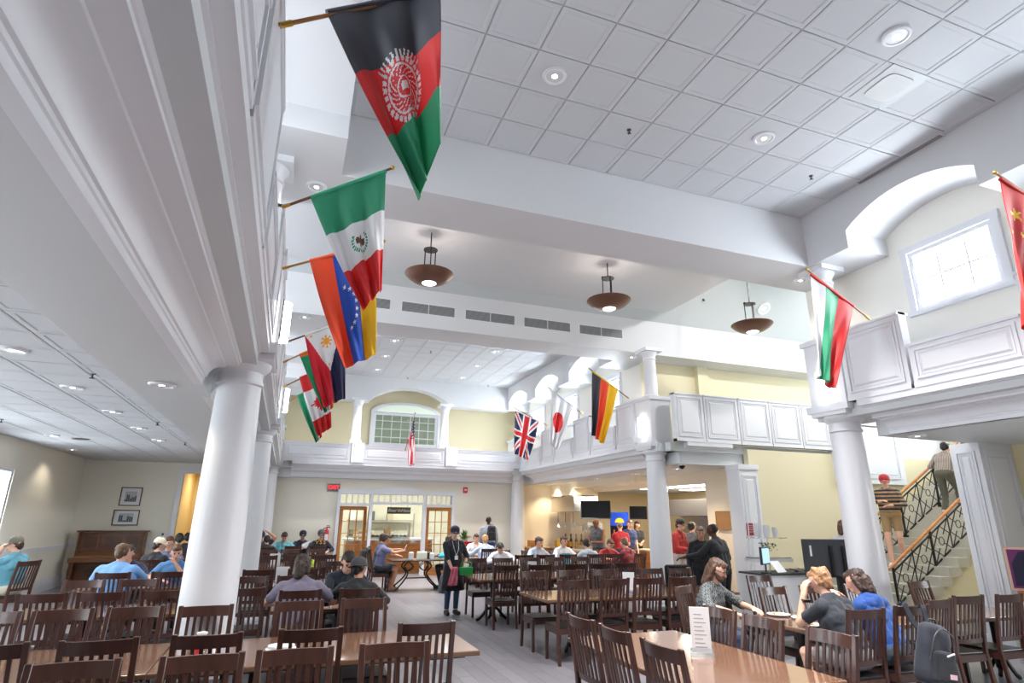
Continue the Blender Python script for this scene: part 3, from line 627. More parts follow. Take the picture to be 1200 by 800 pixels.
# ------------------------------------------------------------------ flags
FLAGM = bpy.data.materials.new('flag_cloth'); FLAGM.use_nodes = True
_b = FLAGM.node_tree.nodes['Principled BSDF']; _b.inputs['Roughness'].default_value = 0.55; _b.inputs['Sheen Weight'].default_value = 0.2
_a = FLAGM.node_tree.nodes.new('ShaderNodeAttribute'); _a.attribute_name = 'dye'; FLAGM.node_tree.links.new(_a.outputs['Color'], _b.inputs['Base Color'])
_tr = FLAGM.node_tree.nodes.new('ShaderNodeBsdfTranslucent'); _ms = FLAGM.node_tree.nodes.new('ShaderNodeMixShader'); _ms.inputs[0].default_value = 0.34
FLAGM.node_tree.links.new(_a.outputs['Color'], _tr.inputs[0]); FLAGM.node_tree.links.new(_b.outputs[0], _ms.inputs[1]); FLAGM.node_tree.links.new(_tr.outputs[0], _ms.inputs[2])
FLAGM.node_tree.links.new(_ms.outputs[0], FLAGM.node_tree.nodes['Material Output'].inputs[0])
POLEM = mat('flag_pole_wood', srgb(168, 122, 72), 0.4)
POLED = mat('flag_pole_dark_wood', srgb(104, 70, 48), 0.4)
def star(x, y, R, rot=0.0, n=5, inner=0.4):
    a = (math.atan2(x, y) + rot) % (2 * math.pi / n) - math.pi / n
    r = math.hypot(x, y); k = abs(a) / (math.pi / n)     # 1 at a tip
    return r < R * (inner + (1 - inner) * k ** 1.6)
S = {k: srgb(*v) for k, v in dict(black=(70, 71, 82), red=(230, 48, 50), green=(44, 168, 122), white=(240, 240, 242), blue=(26, 84, 190), navy=(24, 34, 86), yellow=(248, 206, 30), orange=(244, 92, 50), saffron=(245, 130, 30), crimson=(222, 30, 56), gold=(244, 176, 20), brown=(120, 84, 50), dkgreen=(56, 166, 126), chinared=(226, 36, 30), lav=(232, 214, 228)).items()}
def f_afghan(h, f):
    x, y = (f - 0.5) * 1.5, h - 0.5; r = math.hypot(x, y); a = math.atan2(y, x)
    base = S['black'] if f < 1 / 3 else S['red'] if f < 2 / 3 else S['green']
    if r < 0.27:
        if 0.225 < r < 0.27 and math.sin(a * 26) > -0.45: return S['white']
        if 0.19 < r < 0.21: return S['white']
        if 0.10 < r < 0.19 and abs(math.sin(a * 9 + r * 60)) < 0.32: return S['white']
        if r < 0.1 and (abs(r - 0.085) < 0.008 or (r < 0.05 and x < 0.02)): return S['white']
    if 0.27 < r < 0.33 and abs(a) > 2.2 and math.sin(a * 40) > 0.3: return S['white']
    return base
def f_mexico(h, f):
    x, y = (f - 0.5) * 1.6, h - 0.5; r = math.hypot(x, y); a = math.atan2(y, x)
    if 0.115 < r < 0.16 and math.cos(a) > -0.75 and math.sin(a * 22) > -0.5: return S['dkgreen']
    if r < 0.09 and (abs(x - 0.4 * y) < 0.045 or star(x, y, 0.09, 0.3, 6)): return S['brown']
    return S['dkgreen'] if f < 1 / 3 else S['white'] if f < 2 / 3 else S['red']
def f_venez(h, f):
    x, y = f - 0.5, h - 0.36
    for k in range(8):
        t = math.radians(20 + 140 * k / 7); sx, sy = (f - 0.5 - 0.2 * math.cos(t)) * 1.5, h - 0.36 - 0.24 * math.sin(t)
        if star(sx, sy, 0.036, 0.2): return S['white']
    return S['yellow'] if h > 0.667 else S['blue'] if h > 0.333 else S['orange']
def f_phil(h, f):
    if f * 1.6 / 0.93 < 1 - abs(2 * h - 1):
        x, y = (f * 1.75 - 0.3), h - 0.5; r = math.hypot(x, y); a = math.atan2(y, x)
        if r < 0.075 or (r < 0.15 and abs((a / (math.pi / 4) + 0.5) % 1 - 0.5) < 0.22): return S['gold']
        for sx, sy in ((0.07, 0.86), (0.07, 0.14), (0.84, 0.5)):
            if star((f * 1.75 - sx), h - sy, 0.05): return S['gold']
        return S['white']
    return S['navy'] if h > 0.5 else S['crimson']
def f_green(h, f): return S['saffron'] if f < 0.05 else S['green'] if h < 0.34 else S['white'] if h < 0.67 else S['saffron']
def f_green2(h, f): return S['green'] if h < 0.45 else S['white'] if h < 0.67 else S['red']
def f_canada(h, f):
    if f < 0.25 or f > 0.75: return S['red']
    x, y = (f - 0.5) * 2, h - 0.5; r = math.hypot(x, y); a = math.atan2(x, y)
    R = 0.15 + 0.13 * abs(math.cos(2.5 * a)) ** 0.7 + 0.05 * math.cos(9 * a)
    if y < -0.05: R *= 0.75
    if r < R or (abs(x) < 0.016 and -0.36 < y < 0): return S['red']
    return S['white']
def f_bulg(h, f): return S['white'] if h > 0.667 else S['green'] if h > 0.333 else S['red']
def f_china(h, f):
    if star((f - 0.2) * 1.5, h - 0.78, 0.085): return S['yellow']
    for sx, sy in ((0.29, 0.92), (0.34, 0.84), (0.34, 0.72), (0.29, 0.64)):
        if star((f - sx) * 1.5, h - sy, 0.035, 0.4): return S['yellow']
    return S['chinared']
def f_germ(h, f): return S['black'] if h > 0.667 else S['orange'] if h > 0.36 else S['yellow']
def f_japan(h, f): return S['red'] if math.hypot((f - 0.5) * 1.5, h - 0.5) < 0.3 else S['white']
def f_uk(h, f):
    x, y = (f - 0.5) * 2, (h - 0.5) * 1.0
    if abs(x) < 0.1 or abs(y) < 0.1: return S['red']
    if abs(x) < 0.165 or abs(y) < 0.165: return S['white']
    d1, d2 = (y - x * 0.5) / 1.118, (y + x * 0.5) / 1.118
    if min(abs(d1), abs(d2)) < 0.03 : return S['red']
    if min(abs(d1), abs(d2)) < 0.095: return S['white']
    return S['navy']
def f_us(h, f):
    if h > 0.46 and f < 0.4:
        return S['white'] if star(((f / 0.4 * 6) % 1 - 0.5), (((h - 0.46) / 0.54 * 5) % 1 - 0.5), 0.34) else S['navy']
    return S['crimson'] if int(h * 13) % 2 == 0 else S['white']
def flag(name, label, base, tip, c00, c10, c01, c11, fn, folds=3.0, amp=0.05, dark=False, nu=56, nv=84, n_dir=Vector((0, -1, 0)), curl=0.0):
    base, tip, c00, c10, c01, c11 = [Vector(p) for p in (base, tip, c00, c10, c01, c11)]
    e = empty(name, base); tag(e, label, 'flag', 'national flags on the gallery rails')
    b = lambda p: p - base
    MB().tube([b(base), b(tip)], .0125, 10).build('pole', POLED if dark else POLEM, e, smooth=60)
    d = (tip - base).normalized(); ft = b(tip)
    MB().sphere(ft + d * .012, .022).build('finial', BRASS, e, smooth=60)
    # bracket at the rail
    MB().tube([b(base) - d * .02, b(base) + d * .05], .017, 10).build('bracket', BRASS, e, smooth=60)
    vs, fs, cs = [], [], []
    for j in range(nv + 1):
        v = j / nv
        for i in range(nu + 1):
            u = i / nu
            top = c00.lerp(c10, u); bot = c01.lerp(c11, u); p = top.lerp(bot, v)
            inner = (1 - u) ** 2
            p = p + (c11 - c01) * 0.10 * math.sin(math.pi * v) * inner * -0.6
            w = amp * (0.15 + v) * math.sin(2 * math.pi * (folds * u + 0.35 * v)) + amp * 0.4 * v * math.sin(2 * math.pi * (folds * 2.3 * u - 0.8 * v) + 1)
            if curl: w += curl * max(0, u - 0.72) / 0.28 * (0.3 + v)
            p = p + n_dir * w + Vector((0, 0, -0.008 * math.sin(math.pi * u) * (1 - v)))
            vs.append(b(p))
    for j in range(nv):
        for i in range(nu):
            a = j * (nu + 1) + i; fs.append((a, a + 1, a + nu + 2, a + nu + 1)); cs.append(fn((i + 0.5) / nu, (j + 0.5) / nv))
    me = bpy.data.meshes.new('cloth'); me.from_pydata(vs, [], fs); me.shade_smooth()
    at = me.attributes.new('dye', 'FLOAT_COLOR', 'FACE')
    at.data.foreach_set('color', np.array([(*c, 1) for c in cs], dtype=np.float32).ravel())
    me.materials.append(FLAGM)
    o = put('cloth', me, e); so = o.modifiers.new('thickness', 'SOLIDIFY'); so.thickness = 0.004
    sl = MB(); sl.tube([b(c00 + Vector((0, 0, .004))), b(c10 + Vector((0, 0, .004)))], .02, 10)
    sm = sl.mesh('sleeve', mat('flag_sleeve_' + name, [c * 0.85 for c in fn(0.1, 0.02)], .6), 60); put('sleeve', sm, e)
    return e
def flag_px(name, label, Y, bpx, tpx, q, fn, X=-0.34, **k):
    base = aty(*bpx, Y); base.x = X; P = lambda p: aty(*p, Y)
    base = atx(*bpx, X); Y = base.y
    P = lambda p: aty(*p, Y)
    return flag(name, label, base, P(tpx), *[P(p) for p in q], fn, **k)
flag_px('afghan_flag', 'black, red and green tricolour flag with a white emblem', 2.79, (332, 29), (535, -14), [(383, 16), (514, -9), (490, 236), (507, 190)], f_afghan, X=-0.3, folds=2.2, amp=0.045, curl=0.14, nu=90, nv=130)
flag_px('mexican_flag', 'green, white and red tricolour flag with an eagle emblem', 4.84, (333, 242), (459, 197), [(364, 232), (452, 201), (424, 365), (448, 338)], f_mexico, X=-0.3, folds=2.5, dark=True, nu=70, nv=110)
flag_px('venezuelan_flag', 'yellow, blue and red striped flag with an arc of white stars', 6.15, (333, 314), (449, 283), [(363, 306), (441, 286), (403, 432), (440, 416)], f_venez, X=-0.3, folds=2.0, nu=70, nv=110)
flag_px('philippine_flag', 'red and blue flag with a yellow sun on a white triangle', 8.6, (332, 402), (408, 375), [(357, 393), (404, 377), (379, 478), (405, 466)], f_phil, X=-0.3, folds=2.5, dark=True, nu=70, nv=100)
flag_px('striped_green_flag', 'mostly hidden green flag with an orange sleeve behind the sun flag', 10.0, (333, 424), (396, 395), [(351, 416), (390, 399), (380, 484), (390, 478)], f_green, X=-0.3)
flag_px('canadian_flag', 'red and white flag with a red maple leaf', 11.86, (333, 453), (391, 424), [(351, 443), (387, 428), (372, 511), (388, 501)], f_canada, X=-0.3, dark=True)
flag_px('green_flag', 'green flag half hidden behind the maple leaf flag', 15.2, (335, 472), (376, 449), [(348, 464), (372, 452), (370, 519), (377, 512)], f_green2, X=-0.3)
flag_px('bulgarian_flag', 'white, green and red horizontal tricolour flag below the arched window', 5.3, (1018, 373), (946, 316), [(1000, 359), (950, 322), (975, 455), (957, 438)], f_bulg, X=7.6, folds=2.0)
flag_px('chinese_flag', 'plain red flag with yellow stars at the frame edge', 2.79, (1262, 268), (1167, 203), [(1245, 258), (1172, 210), (1236, 420), (1197, 368)], f_china, X=7.6, folds=2.0)
flag_px('german_flag', 'black, red and gold striped flag on the gallery rail', 12.5, (736, 466), (691, 432), [(724, 457), (694, 435), (706, 520), (692, 507)], f_germ, X=7.6, dark=True)
flag_px('japanese_flag', 'white flag with a red disc on the gallery rail', 15, (682, 484), (643, 454), [(672, 476), (646, 457), (653, 527), (643, 520)], f_japan, X=7.6, dark=True)
flag_px('british_flag', 'blue flag with red and white crosses on the gallery rail', 18, (641, 498), (603, 478), [(632, 494), (604, 481), (618, 539), (601, 530)], f_uk, X=7.6, dark=True)
_b0 = aty(475, 527, 19.58); _t0 = aty(486.5, 484, 18.75)
flag('american_flag', 'red and white striped flag with a starred blue corner over the storefront', _b0, _t0, _b0.lerp(_t0, 0.3), _b0.lerp(_t0, 0.97), aty(480, 546, 19.3), aty(485, 543, 18.9), f_us, folds=2.5, amp=0.06, n_dir=Vector((1, 0, 0)))
# ------------------------------------------------------------------ chairs and tables
def chair_proto():
    e = empty('slat_back_chair'); W = 0.205
    zt = 1.04
    def post(s):
        mb = MB(); pts = [(-.245, 0.0), (-.215, .25), (-.20, .45), (-.215, .62), (-.29, zt)]
        n = len(mb.v)
        for y, z in pts:
            w = .019; d = .02 if z < .7 else .016
            mb.v += [(s * W - w, y - d, z), (s * W + w, y - d, z), (s * W + w, y + d, z), (s * W - w, y + d, z)]
        for i in range(len(pts) - 1):
            a = n + i * 4; b = a + 4
            for k in range(4): j = (k + 1) % 4; mb.f.append((a + k, a + j, b + j, b + k))
        mb.f += [(n + 3, n + 2, n + 1, n), tuple(n + 4 * (len(pts) - 1) + k for k in range(4))]
        return mb.build('back_post', WOODD, e, bevel=.004)
    post(-1); post(1)
    for s in (-1, 1): MB().box(s * .2 - .019, s * .2 + .019, .19, .228, 0, .425).build('leg', WOODD, e, bevel=.004)
    def yb(z): return -.215 + (z - .62) * (-.075 / .42)
    def curved(z0, z1, t, bow, name):
        mb = MB(); N = 8; rows = []
        for i in range(N + 1):
            x = -W + .018 + (2 * W - .036) * i / N; b = -bow * (1 - (2 * i / N - 1) ** 2)
            rows.append([(x, yb(z0) + b - t / 2, z0), (x, yb(z0) + b + t / 2, z0), (x, yb(z1) + b + t / 2, z1), (x, yb(z1) + b - t / 2, z1)])
        for r in rows: mb.v += r
        for i in range(N):
            for k in range(4): j = (k + 1) % 4; mb.f.append((i * 4 + k, i * 4 + j, i * 4 + 4 + j, i * 4 + 4 + k))
        mb.f += [(0, 1, 2, 3), tuple(N * 4 + k for k in (3, 2, 1, 0))]
        return mb.build(name, WOODD, e, smooth=40)
    curved(.945, 1.03, .022, .028, 'top_rail'); curved(.545, .59, .02, .018, 'lower_rail')
    sm = None
    for i in range(6):
        x = -.135 + i * .054; u = x / W; b0, b1 = -.018 * (1 - u * u), -.028 * (1 - u * u)
        mb = MB().quadbox([(x - .0125, yb(.58) + b0 - .006, .58), (x + .0125, yb(.58) + b0 - .006, .58), (x + .0125, yb(.58) + b0 + .006, .58), (x - .0125, yb(.58) + b0 + .006, .58),
                           (x - .0125, yb(.95) + b1 - .006, .95), (x + .0125, yb(.95) + b1 - .006, .95), (x + .0125, yb(.95) + b1 + .006, .95), (x - .0125, yb(.95) + b1 + .006, .95)])
        mb.build('slat', WOODD, e)
    MB().box(-.19, .19, -.215, -.193, .36, .43).box(-.185, .185, .205, .224, .36, .43).box(-.215, -.195, -.19, .2, .36, .43).box(.195, .215, -.19, .2, .36, .43).build('seat_frame', WOODD, e)
    MB().box(-.215, .215, -.2, .235, .43, .452).build('seat', SEATM, e, bevel=.008, seg=2)
    return e
CH0 = chair_proto(); _used = [False]
def chair(x, y, rz, label, group):
    if not _used[0]: o = CH0; _used[0] = True
    else: o = copy_tree(CH0)
    o.location = (x, y, 0); o.rotation_euler = (0, 0, rz); tag(o, label, 'chair', group)
    return o
_rnd = random.Random(4)
ORD = ('first', 'second', 'third', 'fourth', 'fifth', 'sixth')
def row(yrail, xs, face, label, group, jit=0.03, order=1):
    # yrail: where the top rail stands; face +1 looks to +Y (its back to the photographer), -1 looks back
    xs = sorted([x if isinstance(x, tuple) else (x, yrail) for x in xs], key=lambda p: p[0] * order)
    names = ORD if 'man in the' not in label else ('purple-grey shirt', 'black cap')
    for nm, (x, yy) in zip(names, xs):
        y = yy + 0.27 * face
        chair(x, y + _rnd.uniform(-jit, jit) * 0.5, (0 if face > 0 else math.pi) + _rnd.uniform(-.04, .04), label.format(nm), group)
BCK = 'dark wood slat-back chair'
row(4.15, (-0.99, -0.36, 0.14, 0.74), -1, '{} chair from the open aisle, facing out at the menu card table', 'chairs of the menu card table', order=-1)
row(4.87, (-1.65, -1.05, -0.40, 0.27, 1.12), 1, '{} chair from the open aisle, back turned, at the thick column table', 'chairs tucked at the thick column table', order=-1)
row(6.40, (-2.2, -1.68, -1.16, (-0.57, 6.3), 0.22, 0.82), -1, '{} chair from the open aisle, facing across the thick column table', 'chairs facing across the thick column table', order=-1)
row(7.75, (-2.25, -1.72, -1.15, -0.34), 1, '{} slat-back chair from the thick column, back turned, one table behind it', 'chairs behind the thick column', order=-1)
row(7.36, (0.24, 0.89), 1, 'slat-back chair carrying the man in the {}', 'chairs of the two seated men', order=1)
row(9.15, (-2.25, -1.65, -0.36, 0.2, (0.85, 9.27)), -1, '{} chair from the open aisle, facing back at the table before the sky blue polo', 'chairs before the man in sky blue', order=-1)
row(10.3, (-2.2, -1.5, -0.29, 0.35), 1, '{} chair from the open aisle, back turned, in the row of the sky blue polo', 'chairs at the sky blue table', order=-1)
row(11.9, (-2.3, -1.66, 0.3, 0.9), -1, '{} chair from the open aisle, facing back across from the sky blue polo', 'chairs across the sky blue table', order=-1)
row(13.15, (-2.28, -1.75, -1.2), 1, '{} chair from the second column, back turned, at the white cap table', 'chairs near the piano', order=-1)
row(14.0, (-0.3, 0.3, 0.9), 1, '{} chair from the glazed door side, back turned, two tables before the fire extinguisher', 'chairs two tables before the extinguisher', order=-1)
row(16.5, (-0.35, 0.2, 0.8), -1, '{} chair from the glazed door side, facing back, two tables before the fire extinguisher', 'chairs facing back before the extinguisher', order=-1)
row(18.5, (0.3, 0.95), 1, '{} chair from the glazed door side, back turned, at the fire extinguisher table', 'chairs below the extinguisher', order=-1)
row(7.58, (3.71, 4.32, 4.86, 5.42), 1, '{} chair from the open aisle, back turned, at the long table before the servery column', 'chairs at the long centre table', order=1)
row(8.95, (3.69, 4.3, 4.92, 5.8, 6.36), -1, '{} chair from the open aisle, facing back across the long table before the servery column', 'chairs across the long centre table', order=1)
row(10.25, (3.72, 4.34, 5.05, 5.56, 6.1), 1, '{} chair from the server in the apron, back turned, at her table', 'chairs at the server\'s table', order=1)
row(12.1, (3.74, 4.3, 4.9, 5.5, 6.1), -1, '{} chair from the server in the apron, facing back across her table', 'chairs across the server\'s table', order=1)
row(13.05, (5.15, 5.68, 6.24, 7.44), 1, '{} empty chair from the server\'s side, back turned, at the students\' table', 'chairs at the students\' table', order=1)
# the table with the menu stand: chairs on both long sides
for nm, y in (('third', 3.6), ('second', 4.2), ('first', 4.76)): chair(2.39 + 0.27, y, -R90 + _rnd.uniform(-.04, .04), nm + ' chair from the servery end, on the open floor side of the menu stand table', 'chairs on the open side of the menu stand table')
for nm, y in (('third', 3.6), ('second', 4.27), ('first', 4.82)): chair(3.82 - 0.27, y, R90 + _rnd.uniform(-.04, .04), nm + ' chair from the long-haired man, on his side of the menu stand table', 'chairs beside the long-haired man')
# the diners' table
chair(5.13, 4.38 + .27, -.05, 'slat-back chair carrying the blond man in black', None)
CHB = chair(5.78, 4.42 + .27, -.05, 'slat-back chair with the dark backpack hung on it', None)
chair(6.5, 4.68 + .27, .08, 'slat-back chair just beyond the hung backpack', None)
chair(7.18, 4.8 + .27, -.08, 'slat-back chair before the portrait pier, second after the backpack', None)
chair(7.78, 4.76 + .27, 0, 'slat-back chair before the portrait pier, third after the backpack', None)
chair(5.68, 6.08 - .27, math.pi + .05, 'slat-back chair next to the long-haired man, across from the blond man', None)
chair(6.25, 6.05 - .27, math.pi - .25, 'slat-back chair turned slightly, across from the man in blue', None)
chair(7.03, 6.06 - .27, math.pi, 'slat-back chair in front of the white round column', None)
chair(8.2, 6.07 - .27, math.pi + .1, 'slat-back chair at the foot of the stone stairs', None)
chair(6.66, 7.4 - .27, math.pi, 'slat-back chair before the cup stand and register', None)
chair(4.80, 6.24, -R90 - 1.05, 'slat-back chair carrying the long-haired man in plaid', None)
chair(2.42, 16.35, -R90, 'slat-back chair carrying the man in shorts', None); chair(2.45, 17.0, -R90, 'slat-back chair carrying the man in navy beside the man in shorts', None)
chair(4.42, 16.4, R90, 'slat-back chair carrying the diner in turquoise', None)
chair(-4.4, 13.4, R90 - .5, 'slat-back chair carrying the boy in teal near the window wall', None)

FOOTM = MB().tube(smoothcurve([(.02, 0, .22), (.1, 0, .2), (.17, 0, .12), (.25, 0, .045), (.29, 0, .028), (.31, 0, .012)], 4), [.028] * 20 + [.02], 8).mesh('foot', BLACKM, 60)
COLM = MB().lathe([(.05, .08), (.06, .1), (.06, .2), (.045, .24), (.04, .6), (.055, .66), (.12, .71), (.12, .726), (.001, .726)], seg=20).mesh('pedestal', BLACKM, 40)
def table(x0, x1, y0, y1, label, group=None, peds=2, px=None, fs=1.0):
    cx, cy = (x0 + x1) / 2, (y0 + y1) / 2; e = empty('dining_table', (cx, cy, 0)); tag(e, label, 'table', group)
    w, d = (x1 - x0) / 2, (y1 - y0) / 2
    MB().box(-w, w, -d, d, .728, .766).build('tabletop', WOODT, e, bevel=.008, seg=2)
    MB().box(-w + .1, w - .1, -d + .1, d - .1, .70, .728).build('apron', WOODD, e)
    lx = w > d
    spots = [(p - cx, 0) for p in px] if px else [((s * (w - .45), 0) if lx else (0, s * (d - .45))) for s in ((-1, 1) if peds == 2 else (0,))]
    for (qx, qy) in spots:
        put('pedestal', COLM, e, (qx, qy, 0))
        for k in range(4):
            f = put('foot', FOOTM, e, (qx, qy, 0), k * R90); f.scale = (fs, 1, 1) if (k % 2 == 0) == lx else (.6, 1, 1)
    return e
table(-1.45, 1.15, 2.7, 3.9, 'brown dining table with the paper menu card at the bottom corner')
table(-0.78, 1.62, 5.08, 6.2, 'long brown table with dark chairs, beside the thick white column', px=[-.1, .55], fs=.2)
table(-3.25, -0.785, 5.08, 6.2, 'long brown table between the thick column and the window wall')
table(-0.05, 1.3, 7.82, 8.70, 'brown table of the two seated men in purple-grey and black', px=[.56], fs=.5)
table(-2.75, -0.5, 7.95, 8.9, 'brown table before the man in sky blue', px=[-1.98, -1.43], fs=.35)
table(-2.8, -1.1, 10.76, 11.44, 'brown table where the man in sky blue sits', px=[-2.66, -1.22], fs=.7)
table(-0.1, 1.2, 10.5, 11.6, 'brown table behind the men in black caps')
table(-2.75, -0.95, 13.62, 14.6, 'brown table near the upright piano', px=[-2.62, -1.1], fs=.7)
table(-0.6, 1.25, 14.3, 15.9, 'brown table two rows before the fire extinguisher')
table(-0.02, 1.4, 18.97, 19.5, 'brown table below the fire extinguisher', px=[.33], fs=.4)
table(-1.05, -0.15, 18.2, 18.72, 'small brown table of the man with the raised arm', peds=1)
table(3.4, 6.6, 7.78, 8.82, 'long brown table with a menu stand, before the servery column', px=[4.01, 6.08], fs=.35)
table(3.35, 6.7, 10.62, 11.86, 'long brown table where the server in the apron stands')
table(4.95, 8.1, 13.5, 14.4, 'long brown table of the students near the servery', px=[5.15, 7.95], fs=.6)
table(4.8, 6.1, 16.4, 17.65, 'brown table before the potted plant', px=[4.95, 5.95], fs=.5)
table(2.55, 3.72, 3.4, 5.38, 'large brown table with the tall menu stand')
table(4.98, 6.78, 4.92, 5.93, 'brown table with plates and the cup of red drink', px=[5.36, 6.6], fs=.25)
table(6.82, 8.65, 4.95, 5.93, 'brown table in front of the stairs and the portrait', px=[7.48, 8.5], fs=.2)
table(-5.42, -4.82, 13.0, 14.2, 'small brown table before the boy in teal', peds=1)
# bistro table with cast iron legs
e = empty('bistro_table', (3.4, 16.4, 0)); tag(e, 'dark table on curly black iron legs between the doors', 'table')
MB().box(-.72, .72, -.45, .45, .735, .766).build('tabletop', mat('dark_tabletop', srgb(60, 42, 36), .3), e, bevel=.006)
for sx in (-.45, .45):
    for sy in (-.25, .25):
        pts = smoothcurve([(sx * .5, sy * .6, .735), (sx * .8, sy * .8, .6), (sx * .55, sy * .5, .42), (sx * .9, sy * .9, .2), (sx * 1.35, sy * 1.3, .03)], 6)
        MB().tube(pts, .02, 8).build('leg', BLACKM, e, smooth=60)
        MB().tube(smoothcurve([(sx * .5, sy * .5, .72), (sx * .2, sy * .3, .58), (sx * .5, sy * .3, .48), (sx * .7, sy * .5, .58)], 5), .012, 6).build('scroll', BLACKM, e, smooth=60)
MB().tube([(-.3, 0, .3), (.3, 0, .3)], .014).build('stretcher', BLACKM, e)
# ------------------------------------------------------------------ people
from mathutils import noise as mnoise
SKINS = {'light': mat('skin_light', srgb(226, 178, 154), .5, spec=.3), 'mid': mat('skin_tan', srgb(196, 142, 112), .5, spec=.3), 'brown': mat('skin_brown', srgb(126, 84, 62), .5, spec=.3), 'dark': mat('skin_dark', srgb(84, 56, 44), .5, spec=.3)}
def cloth(rgb): return mat('cloth_%d_%d_%d' % rgb, srgb(*rgb), .8, sheen=.15, bump=(28, .22))
def hairm(rgb): return mat('hair_%d_%d_%d' % rgb, srgb(*rgb), .5, noise=((60, 60, 14), .45), bump=(70, .5))
EYEM = mat('eye_dark', (.02, .015, .012), .2); LIPM = mat('lip', srgb(172, 104, 92), .5)
def caps_mesh(caps, seg=10):
    vs, fs = [], []
    for p0, r0, p1, r1 in caps:
        p0, p1 = Vector(p0), Vector(p1); d = p1 - p0; L = d.length
        if L < 1e-5: d = Vector((0, 0, 1)); p1 = p0 + d * 1e-4
        d = d.normalized(); x = d.cross(Vector((0, 0, 1)) if abs(d.z) < .9 else Vector((1, 0, 0))).normalized(); y = d.cross(x); n = len(vs)
        rings = [(p0, r0, t) for t in (-1, -.75, -.4, 0)] + [(p1, r1, t) for t in (0, .4, .75, 1)]
        for c, r, t in rings:
            rr = r * math.sqrt(max(0, 1 - t * t)); rr = max(rr, 1e-4)
            for k in range(seg):
                a = 2 * math.pi * k / seg; vs.append(tuple(c + d * (r * t) + (x * math.cos(a) + y * math.sin(a)) * rr))
        for i in range(7):
            for k in range(seg):
                j = (k + 1) % seg; fs.append((n + i * seg + k, n + i * seg + j, n + (i + 1) * seg + j, n + (i + 1) * seg + k))
        fs.append(tuple(n + k for k in range(seg))[::-1]); fs.append(tuple(n + 7 * seg + k for k in range(seg)))
    me = bpy.data.meshes.new('caps'); me.from_pydata(vs, [], fs)
    return me
TMP = bpy.data.scenes.new('workbench'); PEOPLE = []; SEATED = []
def remesh_later(caps, voxel, smooth):
    o = bpy.data.objects.new('tmp', caps_mesh(caps)); TMP.collection.objects.link(o)
    m = o.modifiers.new('r', 'REMESH'); m.mode = 'VOXEL'; m.voxel_size = voxel; m.use_smooth_shade = True
    if smooth: s = o.modifiers.new('s', 'SMOOTH'); s.factor = .5; s.iterations = smooth
    return o
